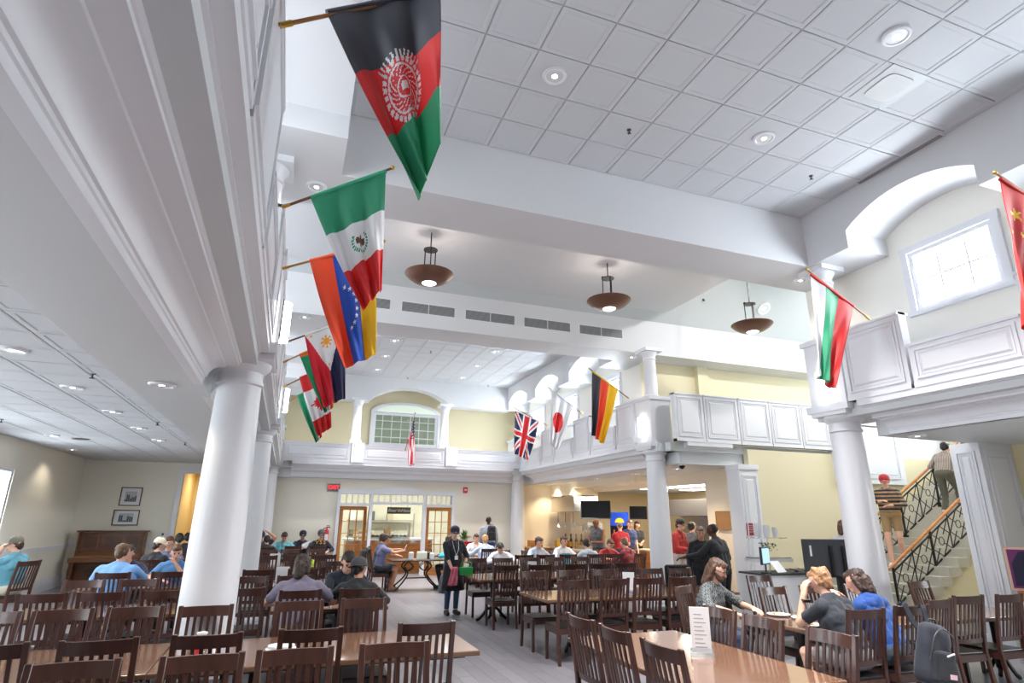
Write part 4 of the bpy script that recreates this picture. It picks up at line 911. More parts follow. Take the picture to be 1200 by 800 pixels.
def person(label, x, y, rz, pose='sit', z=0, sc=1.0, lean=6, twist=0, yaw=0, nod=5, hands=None, shirt=(90, 90, 100), sleeve='short', pants=(40, 42, 50), legs='long', shoes=(40, 38, 38),
           skin='light', hair=(60, 42, 30), style='short', hat=None, hatcol=(40, 40, 45), hood=False, voxel=.0165, face=True, stride=0.0, knees=None, group=None, beard=False, glasses=False, build=1.0, feet=None, chair_label=None):
    r = math.radians; C = []   # (p0, r0, p1, r1, tag)
    zp = .586 / sc if pose == 'sit' else .95
    TB = Matrix.Translation((0, -.03 if pose == 'sit' else 0, zp)) @ Matrix.Rotation(-r(lean), 4, 'X') @ Matrix.Rotation(r(twist), 4, 'Z')
    T = lambda p: TB @ Vector(p)
    def add(p0, r0, p1, r1, tg): C.append((Vector(p0), r0, Vector(p1), r1, tg))
    w = build
    for p0, r0, p1, r1 in (((-.09, 0, 0), .108, (.09, 0, 0), .108), ((-.07 * w, .005, .14), .104 * w, (.07 * w, .005, .14), .104 * w), ((-.1 * w, 0, .31), .113 * w, (.1 * w, 0, .31), .113 * w), ((0, 0, .04), .11 * w, (0, 0, .4), .1 * w),
                           ((-.08, 0, .05), .098 * w, (-.1 * w, 0, .36), .1 * w), ((.08, 0, .05), .098 * w, (.1 * w, 0, .36), .1 * w), ((-.165 * w, -.01, .435), .062, (.165 * w, -.01, .435), .062),
                           ((-.12, -.012, .445), .055, (0, -.01, .515), .05), ((.12, -.012, .445), .055, (0, -.01, .515), .05)):
        add(T(p0), r0, T(p1), r1, 'torso')
    if hood: add(T((-.1, -.062, .43)), .05, T((.1, -.062, .43)), .05, 'torso'); add(T((0, -.07, .36)), .05, T((0, -.075, .45)), .06, 'torso'); add(T((-.05, -.05, .485)), .042, T((.05, -.05, .485)), .042, 'torso')
    add(T((0, -.008, .48)), .056, T((0, .012, .60)), .052, 'neck')
    HB = TB @ Matrix.Translation((0, .012, .60)) @ Matrix.Rotation(r(lean) * .55 - r(nod), 4, 'X') @ Matrix.Rotation(r(yaw), 4, 'Z')
    Hh = lambda p: HB @ Vector(p)
    for p0, r0, p1, r1 in (((0, -.018, .088), .086, (0, .018, .088), .08), ((0, .02, .04), .062, (0, .056, .004), .04), ((-.012, .048, .062), .054, (.012, .048, .062), .054), ((0, .1, .062), .010, (0, .112, .038), .014),
                           ((-.078, -.005, .062), .015, (-.083, -.012, .038), .012), ((.078, -.005, .062), .015, (.083, -.012, .038), .012)):
        add(Hh(p0), r0, Hh(p1), r1, 'head')
    # legs
    for i, s in enumerate((-1, 1)):
        if pose == 'sit':
            hip = Vector((s * .095, -.02, zp - .015)); kn = Vector(knees[i]) if knees else Vector((s * .105, .40, .53)); an = Vector(feet[i]) if feet else Vector((kn.x, kn.y - .1, .09))
        else:
            st = stride * (1 if s > 0 else -1); hip = Vector((s * .092, 0, .91)); kn = Vector((s * .098, .03 + st * .55, .50 + max(0, st) * .12)); an = Vector((s * .1, -.02 + st, .09 + (max(0, -st) * .25)))
            if knees: kn = Vector(knees[i])
            if feet: an = Vector(feet[i])
        add(hip, .092 * w, kn, .062, 'thigh'); add(kn, .058, an, .042, 'calf'); add(kn + Vector((0, -.02, -.1)), .056, an + Vector((0, 0, .12)), .044, 'calf')
        toe = an + Vector((s * .02, .15, -.045)); heel = an + Vector((0, -.03, -.04)); add(heel, .042, toe, .034, 'foot'); add(an, .042, an + Vector((0, .02, -.03)), .045, 'foot')
    # arms
    hands = hands or ([(-.19, .40, .80), (.19, .40, .80)] if pose == 'sit' else [(-.27, .06, .74), (.27, .06, .74)])
    for i, s in enumerate((-1, 1)):
        S0 = T((s * .185 * w, -.01, .425)); W = Vector(hands[i][:3]); W.z = (.767 + .068) / sc if (pose == 'sit' and .74 < W.z < .88) else W.z; a, b = .275, .255; d = W - S0; L = d.length
        if L > a + b - .004: W = S0 + d * ((a + b - .004) / L); d = W - S0; L = d.length
        ca = (a * a + L * L - b * b) / (2 * a * L); dn = d / L; hint = (Vector((s * .5, -.3, -.1)) if pose == 'sit' else Vector((s * .55, -.35, -1))) if len(hands[i]) < 4 else Vector(hands[i][3])
        pr = (hint - dn * hint.dot(dn)).normalized(); E = S0 + dn * (a * ca) + pr * (a * math.sqrt(max(0, 1 - ca * ca)))
        add(S0, .056, E, .043, 'upperarm'); add(E, .042, W, .030, 'forearm')
        fd = (W - E).normalized(); side = fd.cross(Vector((0, 0, 1)));
        if side.length < .2: side = Vector((0, 1, 0)) if abs(fd.z) > .8 else Vector((1, 0, 0))
        side.normalize(); upn = side.cross(fd).normalized()
        if upn.z < 0: upn = -upn
        if pose != 'sit' and abs(fd.z) > .7: side = Vector((0, 1, 0)); side = (side - fd * side.dot(fd)).normalized(); upn = Vector((s, 0, 0)); upn = (upn - fd * upn.dot(fd)).normalized()
        pe = W + fd * .085; fr = .0095 if voxel < .012 else .0115
        for k in (-1, 0, 1): add(W + side * (k * .016), .021, pe + side * (k * .022), .015, 'hand')
        for k, ln in enumerate((.062, .078, .074, .056)):
            o = pe + side * ((k - 1.5) * .0215); q = o + fd * (ln * .55) - upn * .008; t = o + fd * (ln * .9) - upn * (ln * .5)
            add(o, fr, q, fr * .95, 'hand'); add(q, fr * .95, t, fr * .85, 'hand')
        tb = W + fd * .025; ts = side if (side.x * -s) > 0 else -side
        add(tb + ts * .02, .013, tb + ts * .05 + fd * .035, .0115, 'hand'); add(tb + ts * .05 + fd * .035, .0115, tb + ts * .055 + fd * .065 - upn * .006, .0095, 'hand')
    e = empty('person', (x, y, z), rz); e.scale = (sc,) * 3; tag(e, label, 'person', group)
    P = dict(e=e, C=C, TB=TB, HB=HB, o=remesh_later([c[:4] for c in C], voxel, 2), shirt=shirt, sleeve=sleeve, pants=pants, legs=legs, shoes=shoes, skin=skin, hair=hair)
    hc = []
    if style in ('short', 'curly', 'mid', 'long', 'bun'):
        hc += [((0, -.035, .112), .083, (0, .012, .12), .074), ((0, -.055, .055), .066, (0, -.06, .03), .055), ((-.052, -.02, .085), .044, (-.055, -.035, .05), .036), ((.052, -.02, .085), .044, (.055, -.035, .05), .036), ((-.035, .062, .142), .03, (.03, .068, .142), .03)]
    if style == 'curly': hc += [((random.Random(k).uniform(-.07, .07), random.Random(k + 50).uniform(-.09, .05), .13 + random.Random(k + 90).uniform(-.03, .05)), .03, (0, -.02, .12), .03) for k in range(12)]
    if style == 'mid': hc += [((0, -.07, .06), .068, (0, -.078, -.045), .058), ((-.07, -.015, .08), .035, (-.075, -.03, -.02), .03), ((.07, -.015, .08), .035, (.075, -.03, -.02), .03)]
    if style == 'long': hc += [((0, -.065, .06), .07, (0, -.085, -.12), .055), ((-.07, -.015, .09), .032, (-.085, -.035, -.07), .032), ((-.085, -.035, -.07), .032, (-.09, -.05, -.15), .024), ((.07, -.015, .09), .032, (.085, -.035, -.07), .032), ((.085, -.035, -.07), .032, (.09, -.05, -.15), .024)]
    if style == 'bun': hc += [((0, -.1, .12), .045, (0, -.12, .12), .04)]
    if style == 'shaved': hc += [((0, -.028, .094), .083, (0, .004, .098), .076)]
    if hat: hc = [c for c in hc if c[0][2] < .1 or c[2][2] < .1]
    if hc: P['hairo'] = remesh_later([(Hh(a), ra, Hh(b), rb) for a, ra, b, rb in hc], max(.009, voxel * .75), 1)
    if beard: P['beardo'] = remesh_later([(Hh(a), ra, Hh(b), rb) for a, ra, b, rb in (((0, .045, .0), .052, (0, .062, -.012), .04), ((-.05, .02, .03), .022, (-.03, .06, -.005), .03), ((.05, .02, .03), .022, (.03, .06, -.005), .03), ((-.02, .096, .028), .009, (.02, .096, .028), .009))], .007, 1)
    if face:
        for s in (-1, 1):
            m = MB().sphere((s * .03, .089, .076), .0115, 10, 6).xf(HB); m.build('eye', EYEM, e, smooth=60)
            m = MB().box(s * .03 - .017, s * .03 + .017, .094, .101, .094, .1).xf(HB); m.build('eyebrow', hairm(hair), e)
        MB().box(-.02, .02, .088, .099, .006, .016).xf(HB).build('mouth', LIPM, e, bevel=.003)
    if glasses:
        g = MB()
        for s in (-1, 1):
            g.tube([(s * .031 + .022 * math.cos(t), .108, .075 + .018 * math.sin(t)) for t in [2 * math.pi * k / 14 for k in range(15)]], .0028, 6); g.tube([(s * .053, .106, .078), (s * .086, 0, .075)], .0028, 6)
        g.tube([(-.009, .109, .078), (.009, .109, .078)], .0028, 6); g.xf(HB); g.build('glasses', BLACKM, e)
    if hat:
        back = hat == 'back'; M = HB @ Matrix.Translation((0, -.008, .118)) @ Matrix.Rotation(r(-8 if not back else 10), 4, 'X') @ (Matrix.Rotation(math.pi, 4, 'Z') if back else Matrix.Identity(4))
        hm = cloth(hatcol)
        m = MB().lathe([(.101, -.03), (.102, .0), (.098, .03), (.083, .062), (.05, .085), (.001, .094)], seg=22).sphere((0, 0, .094), .008, 8, 5); m.xf(M); m.build('cap', hm, e, smooth=50)
        b = MB(); n = 12
        for k in range(n + 1):
            a = math.pi * (.16 + .68 * k / n); c, q = math.cos(a), math.sin(a)
            for (rr, zz) in ((.098, -.024), (.098 + .07 * math.sin((a - math.pi * .16) / .68), -.036)): b.v += [(rr * c, rr * q, zz), (rr * c, rr * q, zz + .006)]
        for k in range(n):
            i = k * 4; j = i + 4; b.f += [(i, i + 2, j + 2, j), (i + 1, j + 1, j + 3, i + 3), (i + 2, i + 3, j + 3, j + 2), (i, j, j + 1, i + 1)]
        b.xf(M); b.build('cap_brim', hm, e, smooth=50)
    PEOPLE.append(P)
    if chair_label: SEATED.append((x, y, rz, chair_label, None))
    return P
def finish_people():
    TMP.view_layers[0].update(); dg = TMP.view_layers[0].depsgraph
    if dg is None:
        with bpy.context.temp_override(scene=TMP, view_layer=TMP.view_layers[0]): dg = bpy.context.evaluated_depsgraph_get()
    for P in PEOPLE:
        me = bpy.data.meshes.new_from_object(P['o'].evaluated_get(dg)); me.name = 'body'
        e = P['e']; me.materials.clear(); me.materials.append(SKINS[P['skin']]); me.shade_smooth(); put('body', me, e)
        nv = len(me.vertices); V = np.empty(nv * 3, np.float32); me.vertices.foreach_get('co', V); V = V.reshape(-1, 3)
        N = np.empty(nv * 3, np.float32); me.vertices.foreach_get('normal', N); N = N.reshape(-1, 3)
        nf = len(me.polygons); ls = np.empty(nf, np.int32); me.polygons.foreach_get('loop_start', ls); lt = np.empty(nf, np.int32); me.polygons.foreach_get('loop_total', lt)
        li = np.empty(len(me.loops), np.int32); me.loops.foreach_get('vertex_index', li)
        Fq = np.stack([li[ls + k] for k in range(4)], 1) if (lt == 4).all() else None
        if Fq is None: continue
        best = np.full(nv, 1e9, np.float32); which = np.zeros(nv, np.int32); tt = np.zeros(nv, np.float32)
        for k, (p0, r0, p1, r1, tg) in enumerate(P['C']):
            a = np.array(p0, np.float32); d = np.array(p1, np.float32) - a; L2 = float(d @ d) + 1e-9
            t = np.clip((V - a) @ d / L2, 0, 1); dist = np.linalg.norm(V - a - t[:, None] * d, axis=1) - (r0 + (r1 - r0) * t)
            m = dist < best; best[m] = dist[m]; which[m] = k; tt[m] = t[m]
        tags = np.array([c[4] for c in P['C']])[which]
        TI = np.array(P['TB'].inverted(), np.float32); tz = (V @ TI[2, :3]) + TI[2, 3]
        shirt = ((tags == 'torso') & (tz > .035)) | ((tags == 'neck') & (tz < .515))
        sl = P['sleeve']
        if sl == 'long': shirt |= (tags == 'upperarm') | ((tags == 'forearm') & (tt < .9))
        elif sl == 'short': shirt |= (tags == 'upperarm') & (tt < .72)
        elif sl == 'rolled': shirt |= (tags == 'upperarm') | ((tags == 'forearm') & (tt < .3))
        pants = ((tags == 'torso') & (tz <= .06)) | ((tags == 'thigh') & (tt < (.74 if P['legs'] == 'short' else 2)))
        if P['legs'] == 'long': pants |= (tags == 'calf') & (tt < .93)
        shoes = (tags == 'foot')
        for nm, msk, off, col in (('shirt', shirt, .011, P['shirt']), ('shorts' if P['legs'] == 'short' else 'trousers', pants, .009, P['pants']), ('shoes', shoes, .008, P['shoes'])):
            if col is None: continue
            fm = msk[Fq].sum(1) >= 3; sel = Fq[fm]
            if len(sel) == 0: continue
            u, inv = np.unique(sel, return_inverse=True); W = V[u] + N[u] * off
            if nm != 'shoes':
                W = W + N[u] * np.array([[.0035 * mnoise.noise(Vector(map(float, p)) * 9) + .003 * mnoise.noise(Vector(map(float, p)) * 27)] for p in W], np.float32)
            sm = bpy.data.meshes.new(nm); sm.from_pydata(W.tolist(), [], inv.reshape(-1, 4).tolist()); sm.shade_smooth(); sm.materials.append(cloth(tuple(col)) if not isinstance(col, bpy.types.Material) else col); put(nm, sm, e)
        for key, nm in (('hairo', 'hair'), ('beardo', 'beard')):
            if key in P:
                hm = bpy.data.meshes.new_from_object(P[key].evaluated_get(dg)); hm.name = nm; hm.materials.clear(); hm.materials.append(hairm(P['hair'])); hm.shade_smooth()
                for v in hm.vertices: v.co += v.normal * (.006 * mnoise.noise(v.co * 40) + .005 * mnoise.noise(v.co * 90))
                put(nm, hm, e)
    for o in list(TMP.objects): bpy.data.objects.remove(o)
    bpy.data.scenes.remove(TMP)
def pxX(px, py, Y): return aty(px, py, Y).x
PI = math.pi
DKB, BRN, BLD, BLK = (44, 30, 24), (74, 50, 34), (190, 140, 88), (26, 22, 22)
PLAID = bpy.data.materials.new('plaid_shirt'); PLAID.use_nodes = True
_nt = PLAID.node_tree; _pb = _nt.nodes['Principled BSDF']; _pb.inputs['Roughness'].default_value = .85
_tc = _nt.nodes.new('ShaderNodeTexCoord'); _ck = _nt.nodes.new('ShaderNodeTexChecker'); _ck.inputs['Scale'].default_value = 44; _ck.inputs[1].default_value = (*srgb(62, 66, 68), 1); _ck.inputs[2].default_value = (*srgb(122, 126, 126), 1)
_nt.links.new(_tc.outputs['Object'], _ck.inputs[0]); _nt.links.new(_ck.outputs[0], _pb.inputs['Base Color'])
STRIPE = bpy.data.materials.new('striped_sweater'); STRIPE.use_nodes = True
_nt = STRIPE.node_tree; _pb = _nt.nodes['Principled BSDF']; _pb.inputs['Roughness'].default_value = .85
_tc = _nt.nodes.new('ShaderNodeTexCoord'); _wv = _nt.nodes.new('ShaderNodeTexWave'); _wv.bands_direction = 'Z'; _wv.inputs['Scale'].default_value = 4.2; _rp = _nt.nodes.new('ShaderNodeValToRGB'); _rp.color_ramp.interpolation = 'CONSTANT'
_rp.color_ramp.elements[0].color = (*srgb(44, 46, 62), 1); _rp.color_ramp.elements[1].color = (*srgb(150, 140, 128), 1); _rp.color_ramp.elements[1].position = .5
_q = _rp.color_ramp.elements.new(.82); _q.color = (*srgb(176, 128, 60), 1)
_nt.links.new(_tc.outputs['Object'], _wv.inputs[0]); _nt.links.new(_wv.outputs[0], _rp.inputs[0]); _nt.links.new(_rp.outputs[0], _pb.inputs['Base Color'])
VSTR = bpy.data.materials.new('vertical_striped_shirt'); VSTR.use_nodes = True
_nt = VSTR.node_tree; _pb = _nt.nodes['Principled BSDF']; _tc = _nt.nodes.new('ShaderNodeTexCoord'); _wv = _nt.nodes.new('ShaderNodeTexWave'); _wv.bands_direction = 'X'; _wv.inputs['Scale'].default_value = 9; _rp = _nt.nodes.new('ShaderNodeValToRGB')
_rp.color_ramp.elements[0].color = (*srgb(112, 98, 88), 1); _rp.color_ramp.elements[1].color = (*srgb(172, 158, 146), 1)
_nt.links.new(_tc.outputs['Object'], _wv.inputs[0]); _nt.links.new(_wv.outputs[0], _rp.inputs[0]); _nt.links.new(_rp.outputs[0], _pb.inputs['Base Color'])
NV, MV = .009, .0125
# diners at the plates
person('long-haired bearded man in a grey plaid shirt reading at the plates', 4.80, 6.24, -R90 - 1.05, lean=14, nod=16, yaw=-2, hands=[(-.16, .46, .81), (.34, .42, .81)], shirt=PLAID, sleeve='rolled', hair=(92, 66, 50), style='long', beard=True, glasses=True, voxel=NV, sc=1.03, skin='light', pants=(52, 62, 84))
person('blond curly-haired man in a black shirt leaning on his hand', 5.17, 4.63, .12, lean=22, nod=8, yaw=4, hands=[(-.13, .33, 1.05, (-.3, .2, -1)), (.12, .40, .80)], shirt=(34, 38, 48), hair=(168, 124, 88), style='curly', voxel=NV, sc=1.04, face=False, pants=(120, 118, 122), legs='short', skin='light')
person('brown-haired man in a royal blue hoodie holding a phone', 5.72, 4.66, .1, lean=24, nod=14, yaw=18, hands=[(-.2, .38, .98, (-.5, 0, -1)), (.0, .40, .98, (.6, 0, -1))], shirt=(24, 70, 140), sleeve='long', hair=(66, 46, 38), style='mid', hood=True, voxel=NV, sc=1.02, face=False, pants=(50, 60, 70))
# near tables on the aisle side
person('man with tousled dark hair in a purple-grey shirt, seen from behind', .24, 7.63, -.12, lean=14, nod=10, yaw=-25, shirt=(122, 116, 136), hair=(58, 44, 36), style='mid', voxel=MV, sc=1.04, face=False, skin='light', pants=(150, 130, 110), legs='short', build=1.1)
person('man in a dark cap and black printed jersey, seen from behind', .89, 7.63, -.1, lean=16, nod=14, yaw=-35, shirt=(30, 32, 38), hair=BLK, style='short', hat='back', hatcol=(66, 64, 68), voxel=MV, sc=.98, face=False, skin='mid', sleeve='long')
person('dark-haired man in a navy shirt leaning over the table toward the black cap', 0.85, 9.0, PI + .1, lean=20, nod=28, shirt=(32, 38, 52), hair=(40, 28, 24), voxel=MV, sc=1.05, skin='light', hands=[(-.18, .42, .8), (.05, .45, .8)])
person('man in a sky blue polo seen from behind', -2.23, 10.57, -.1, lean=10, nod=6, yaw=-20, shirt=(120, 168, 222), hair=(96, 70, 48), style='short', voxel=MV, sc=1.06, face=False, build=1.16)
person('dark-haired boy in a navy polo across from the sky blue polo', -2.28, 11.63, PI - .1, lean=18, nod=14, shirt=(40, 44, 70), hair=(52, 34, 26), voxel=MV, sc=1.03)
person('boy in a light blue shirt resting his chin on his hand', -1.64, 11.63, PI + .1, lean=16, nod=10, shirt=(92, 142, 196), hair=(92, 62, 40), voxel=MV, sc=1.02, hands=[(-.04, .30, 1.03, (-.6, .2, -1)), (.15, .42, .8)], yaw=8)
person('young man in a white cap and black jacket', -2.28, 13.42, -.45, lean=12, nod=8, yaw=-40, shirt=(32, 32, 40), sleeve='long', hat='front', hatcol=(228, 216, 192), hair=DKB, voxel=MV, sc=1.05)
person('brown-haired boy behind the white cap', pxX(200, 640, 14.9), 14.9, PI - .2, lean=12, shirt=(96, 112, 140), hair=(84, 58, 42), sc=1.05, chair_label='slat-back chair carrying the brown-haired boy behind the white cap')
person('dark-haired student sitting furthest down the aisle', pxX(210, 634, 16.1), 16.1, .3, shirt=(40, 42, 50), hair=BLK, sc=1.08, face=False, chair_label='slat-back chair carrying the student furthest down the aisle')
person('dark-haired student half hidden by the thick column', pxX(219, 636, 17.6), 17.6, .2, shirt=(60, 60, 66), hair=DKB, sc=1.05, face=False, chair_label='slat-back chair carrying the student half hidden by the column')
person('boy in a teal polo and grey cap eating by the window wall', -4.4, 13.4, R90 - .4, lean=8, nod=6, yaw=28, shirt=(92, 152, 172), hair=(70, 50, 40), hat='front', hatcol=(108, 104, 92), legs='short', pants=(214, 206, 190), hands=[(-.05, .26, 1.1, (-.4, .3, -1)), (.15, .38, .8)], voxel=MV, sc=1.08)
# by the fire extinguisher
person('man in a dark cap with an arm behind his head', pxX(306, 630, 19.02), 19.02, PI, shirt=(52, 50, 54), hat='front', hatcol=(38, 38, 46), hair=DKB, sc=1.05, hands=[(-.16, -.02, 1.32, (-1, .3, 0)), (.16, .38, .8)], skin='mid', chair_label='slat-back chair carrying the man with the raised arm')
person('dark-haired student seen from behind below the raised arm', pxX(312, 640, 17.9), 17.9, 0, shirt=(40, 40, 46), hair=BLK, sc=.96, face=False, chair_label='slat-back chair carrying the student below the raised arm')
person('man in a turquoise shirt bending over his meal', pxX(333, 632, 19.75), 19.75, PI, lean=14, nod=30, shirt=(126, 200, 214), sleeve='long', hair=(60, 42, 34), sc=1.05, chair_label='slat-back chair carrying the man bending over his meal')
person('man in a navy cap with a white cloth on his shoulder', pxX(358, 634, 20.05) - .1, 20.06, PI + .05, hands=[(-.08, .34, .9), (.08, .34, .9)], shirt=(54, 58, 78), sleeve='long', hat='front', hatcol=(46, 48, 66), hair=DKB, sc=1.05, chair_label='slat-back chair carrying the man in the navy cap')
P16 = person('man in a grey cap and navy hoodie with yellow letters', pxX(374, 634, 19.7) + .04, 19.7, PI, lean=8, shirt=(30, 34, 52), sleeve='long', hat='front', hatcol=(88, 78, 82), hair=BRN, sc=1.09, hood=True, chair_label='slat-back chair carrying the man with yellow letters on his hoodie')
# bistro table
person('man in a blue-grey shirt and black shorts looking at his phone', 2.42, 16.35, -R90, lean=12, nod=16, shirt=(98, 100, 134), legs='short', pants=(34, 34, 42), hair=(48, 34, 28), hands=[(-.12, .50, .95), (.12, .48, .92)], voxel=MV, sc=1.06, skin='mid', shoes=(150, 120, 90))
person('man in a navy shirt behind the man in shorts', 2.45, 17.0, -R90, lean=12, nod=8, shirt=(38, 52, 92), hair=(56, 40, 32), sc=1.06, hands=[(-.15, .5, .9), (.15, .5, .85)])
person('diner in a turquoise shirt with short black hair', 4.40, 16.4, R90 - .2, lean=12, nod=14, shirt=(60, 178, 200), sleeve='long', skin='dark', hair=BLK, style='shaved', sc=1.04, pants=(30, 30, 36))
# centre
P20 = person('server in a black shirt, apron and cap holding a green caddy', 3.24, 12.1, PI + .12, pose='stand', lean=4, nod=6, yaw=-8, shirt=(30, 32, 42), sleeve='rolled', pants=(52, 84, 116), hat='front', hatcol=(36, 40, 62), hair=BRN, glasses=True, voxel=MV, sc=.95, hands=[(-.16, .26, .96, (-1, -.2, -.6)), (.12, .27, .90, (1, -.2, -.6))], skin='light')
person('student in white with brown hair before the red boxes', pxX(557, 634, 17.9), 17.9, PI - .1, lean=16, shirt=(222, 222, 226), sleeve='long', hair=(70, 48, 36), sc=1.04, hands=[(-.05, .3, 1.0), (.15, .4, .8)], chair_label='slat-back chair carrying the student before the red boxes')
person('blond student in pale blue seen from behind', pxX(570, 636, 16.2), 16.2, 0, lean=14, shirt=(184, 200, 222), sleeve='long', hair=(198, 150, 100), sc=1.04, face=False, chair_label='slat-back chair carrying the blond student in pale blue')
person('person standing with a black backpack near the corner column', pxX(573, 606, 18.7), 18.7, -.2, pose='stand', shirt=(150, 154, 164), sleeve='long', hair=BLK, style='shaved', skin='dark', sc=1.09, face=False, pants=(40, 60, 120))
person('student in white slumped over the table', pxX(588, 650, 14.85), 14.9, PI - .4, lean=36, nod=24, shirt=(232, 234, 240), sleeve='long', hair=DKB, sc=1.0, hands=[(-.2, .5, .8), (.1, .5, .8)], chair_label='slat-back chair carrying the slumped student in white')
person('brown-haired student in pale grey at the students\' table', pxX(631, 636, 14.66) - .1, 14.66, PI + .25, lean=16, nod=10, shirt=(190, 206, 226), sleeve='long', hair=(70, 46, 38), sc=1.04, yaw=14, chair_label='slat-back chair carrying the student in pale grey')
person('student in a white shirt next to the turquoise card', pxX(656, 638, 14.66) + .06, 14.66, PI + .1, lean=10, shirt=(226, 226, 236), sleeve='long', hair=(78, 54, 44), sc=1.04, yaw=10, chair_label='slat-back chair carrying the student next to the turquoise card')
person('student in a grey hoodie seen from behind', pxX(691, 638, 13.28), 13.28, 0, lean=16, nod=14, shirt=(186, 196, 210), sleeve='long', hair=(44, 32, 30), hood=True, sc=1.02, face=False, chair_label='slat-back chair carrying the student in the grey hoodie')
person('student with glasses in a dark red shirt bending forward', pxX(710, 640, 14.65), 14.65, PI, lean=22, nod=22, shirt=(150, 28, 40), sleeve='long', hair=BRN, glasses=True, sc=1.0, chair_label='slat-back chair carrying the student with glasses in dark red')
person('student in a maroon hoodie seen from behind', pxX(739, 636, 13.3), 13.3, .35, lean=18, nod=14, shirt=(138, 52, 64), sleeve='long', hair=(108, 82, 62), hood=True, sc=1.06, face=False, build=1.08, chair_label='slat-back chair carrying the student in the maroon hoodie')
# servery
person('bald man in a grey vest over a red shirt at the counter', pxX(701, 606, 15.6), 15.6, PI - 1.2, pose='stand', nod=14, shirt=(84, 84, 88), sleeve='none', hair=BLK, style='bald', skin='brown', sc=1.07, hands=[(-.1, .34, 1.12), (.14, .34, 1.12)], pants=(30, 30, 36))
person('man in a red shirt with his back turned at the counter', pxX(727, 614, 15.9), 15.9, -.3, pose='stand', shirt=(176, 28, 40), hair=(120, 90, 74), style='shaved', sc=1.0, face=False, pants=(34, 46, 80), hands=[(-.12, .3, 1.1), (.12, .3, 1.1)])
person('man in navy half hidden behind the red shirt', pxX(736, 612, 16.6), 16.6, PI, pose='stand', shirt=(38, 54, 92), hair=(110, 80, 60), sc=1.04)
person('woman in a black top standing with folded hands', pxX(745, 612, 17.5), 17.5, PI, pose='stand', shirt=(24, 24, 28), hair=DKB, style='mid', skin='mid', sc=1.02, hands=[(-.05, .2, 1.05), (.05, .2, 1.05)], pants=(28, 28, 32))
person('man in a red top and dark cap carrying a plate', pxX(793, 610, 12.5), 12.5, PI + .4, pose='stand', shirt=(176, 46, 48), sleeve='long', hat='front', hatcol=(46, 42, 48), hair=BRN, legs='short', pants=(190, 182, 176), sc=1.06, hands=[(-.14, .3, 1.08), (.1, .33, 1.08)], voxel=MV)
person('dark-haired woman in grey at the food line', pxX(814, 610, 13.2) - .3, 13.0, -1.2, pose='stand', shirt=(84, 84, 92), sleeve='long', hair=(28, 22, 24), style='bun', sc=1.02)
person('server in black with light hair facing her colleague', pxX(820, 622, 10.0), 10.0, PI - .5, pose='stand', nod=10, shirt=(26, 27, 32), sleeve='long', hair=(120, 104, 96), style='short', skin='mid', sc=.98, voxel=MV, pants=(26, 26, 30))
person('man in a black shirt seen from behind at the register', pxX(842, 618, 9.15), 9.15, .35, pose='stand', lean=10, shirt=(24, 25, 30), sleeve='long', hair=BLK, style='shaved', skin='dark', sc=1.02, face=False, voxel=MV, build=1.15, hands=[(-.55, .38, 1.15, (-.2, -.3, -1)), (.3, .3, 1.05)], pants=(26, 26, 30))
# ------------------------------------------------------------------ people on the stairs
NOS = lambda X: (X - 10.43) * .56
person('man in a red cap and striped sweater coming down the stairs', 12.1, 9.35, R90 + .55, pose='stand', z=.99, lean=3, nod=6, shirt=STRIPE, sleeve='long', hair=BRN, hat='front', hatcol=(178, 46, 50), legs='short', pants=(158, 128, 88), shoes=(220, 216, 214), sc=1.03, voxel=MV, hands=[(-.06, .22, 1.12, (-1, -.2, -.6)), (.12, .24, 1.2, (1, -.2, -.6))], feet=[(-.1, -.12, .09), (.1, .14, .0)], knees=[(-.1, .06, .5), (.1, .12, .46)])
person('man in a striped shirt climbing the stairs', 13.95, 9.3, -R90 + .1, pose='stand', z=1.92, lean=24, nod=-4, shirt=VSTR, sleeve='long', hair=BLK, pants=(86, 84, 70), sc=1.0, voxel=MV, face=False, feet=[(-.1, -.1, .0), (.1, .22, .22)], knees=[(-.1, .06, .46), (.1, .24, .62)], hands=[(-.3, .3, 1.15), (.3, .2, .9)])
person('person in a white shirt passing behind the television', pxX(984, 610, 9.0), 9.0, -R90, pose='stand', shirt=(214, 212, 214), sleeve='long', hair=(96, 62, 44), style='mid', sc=1.06, face=False)

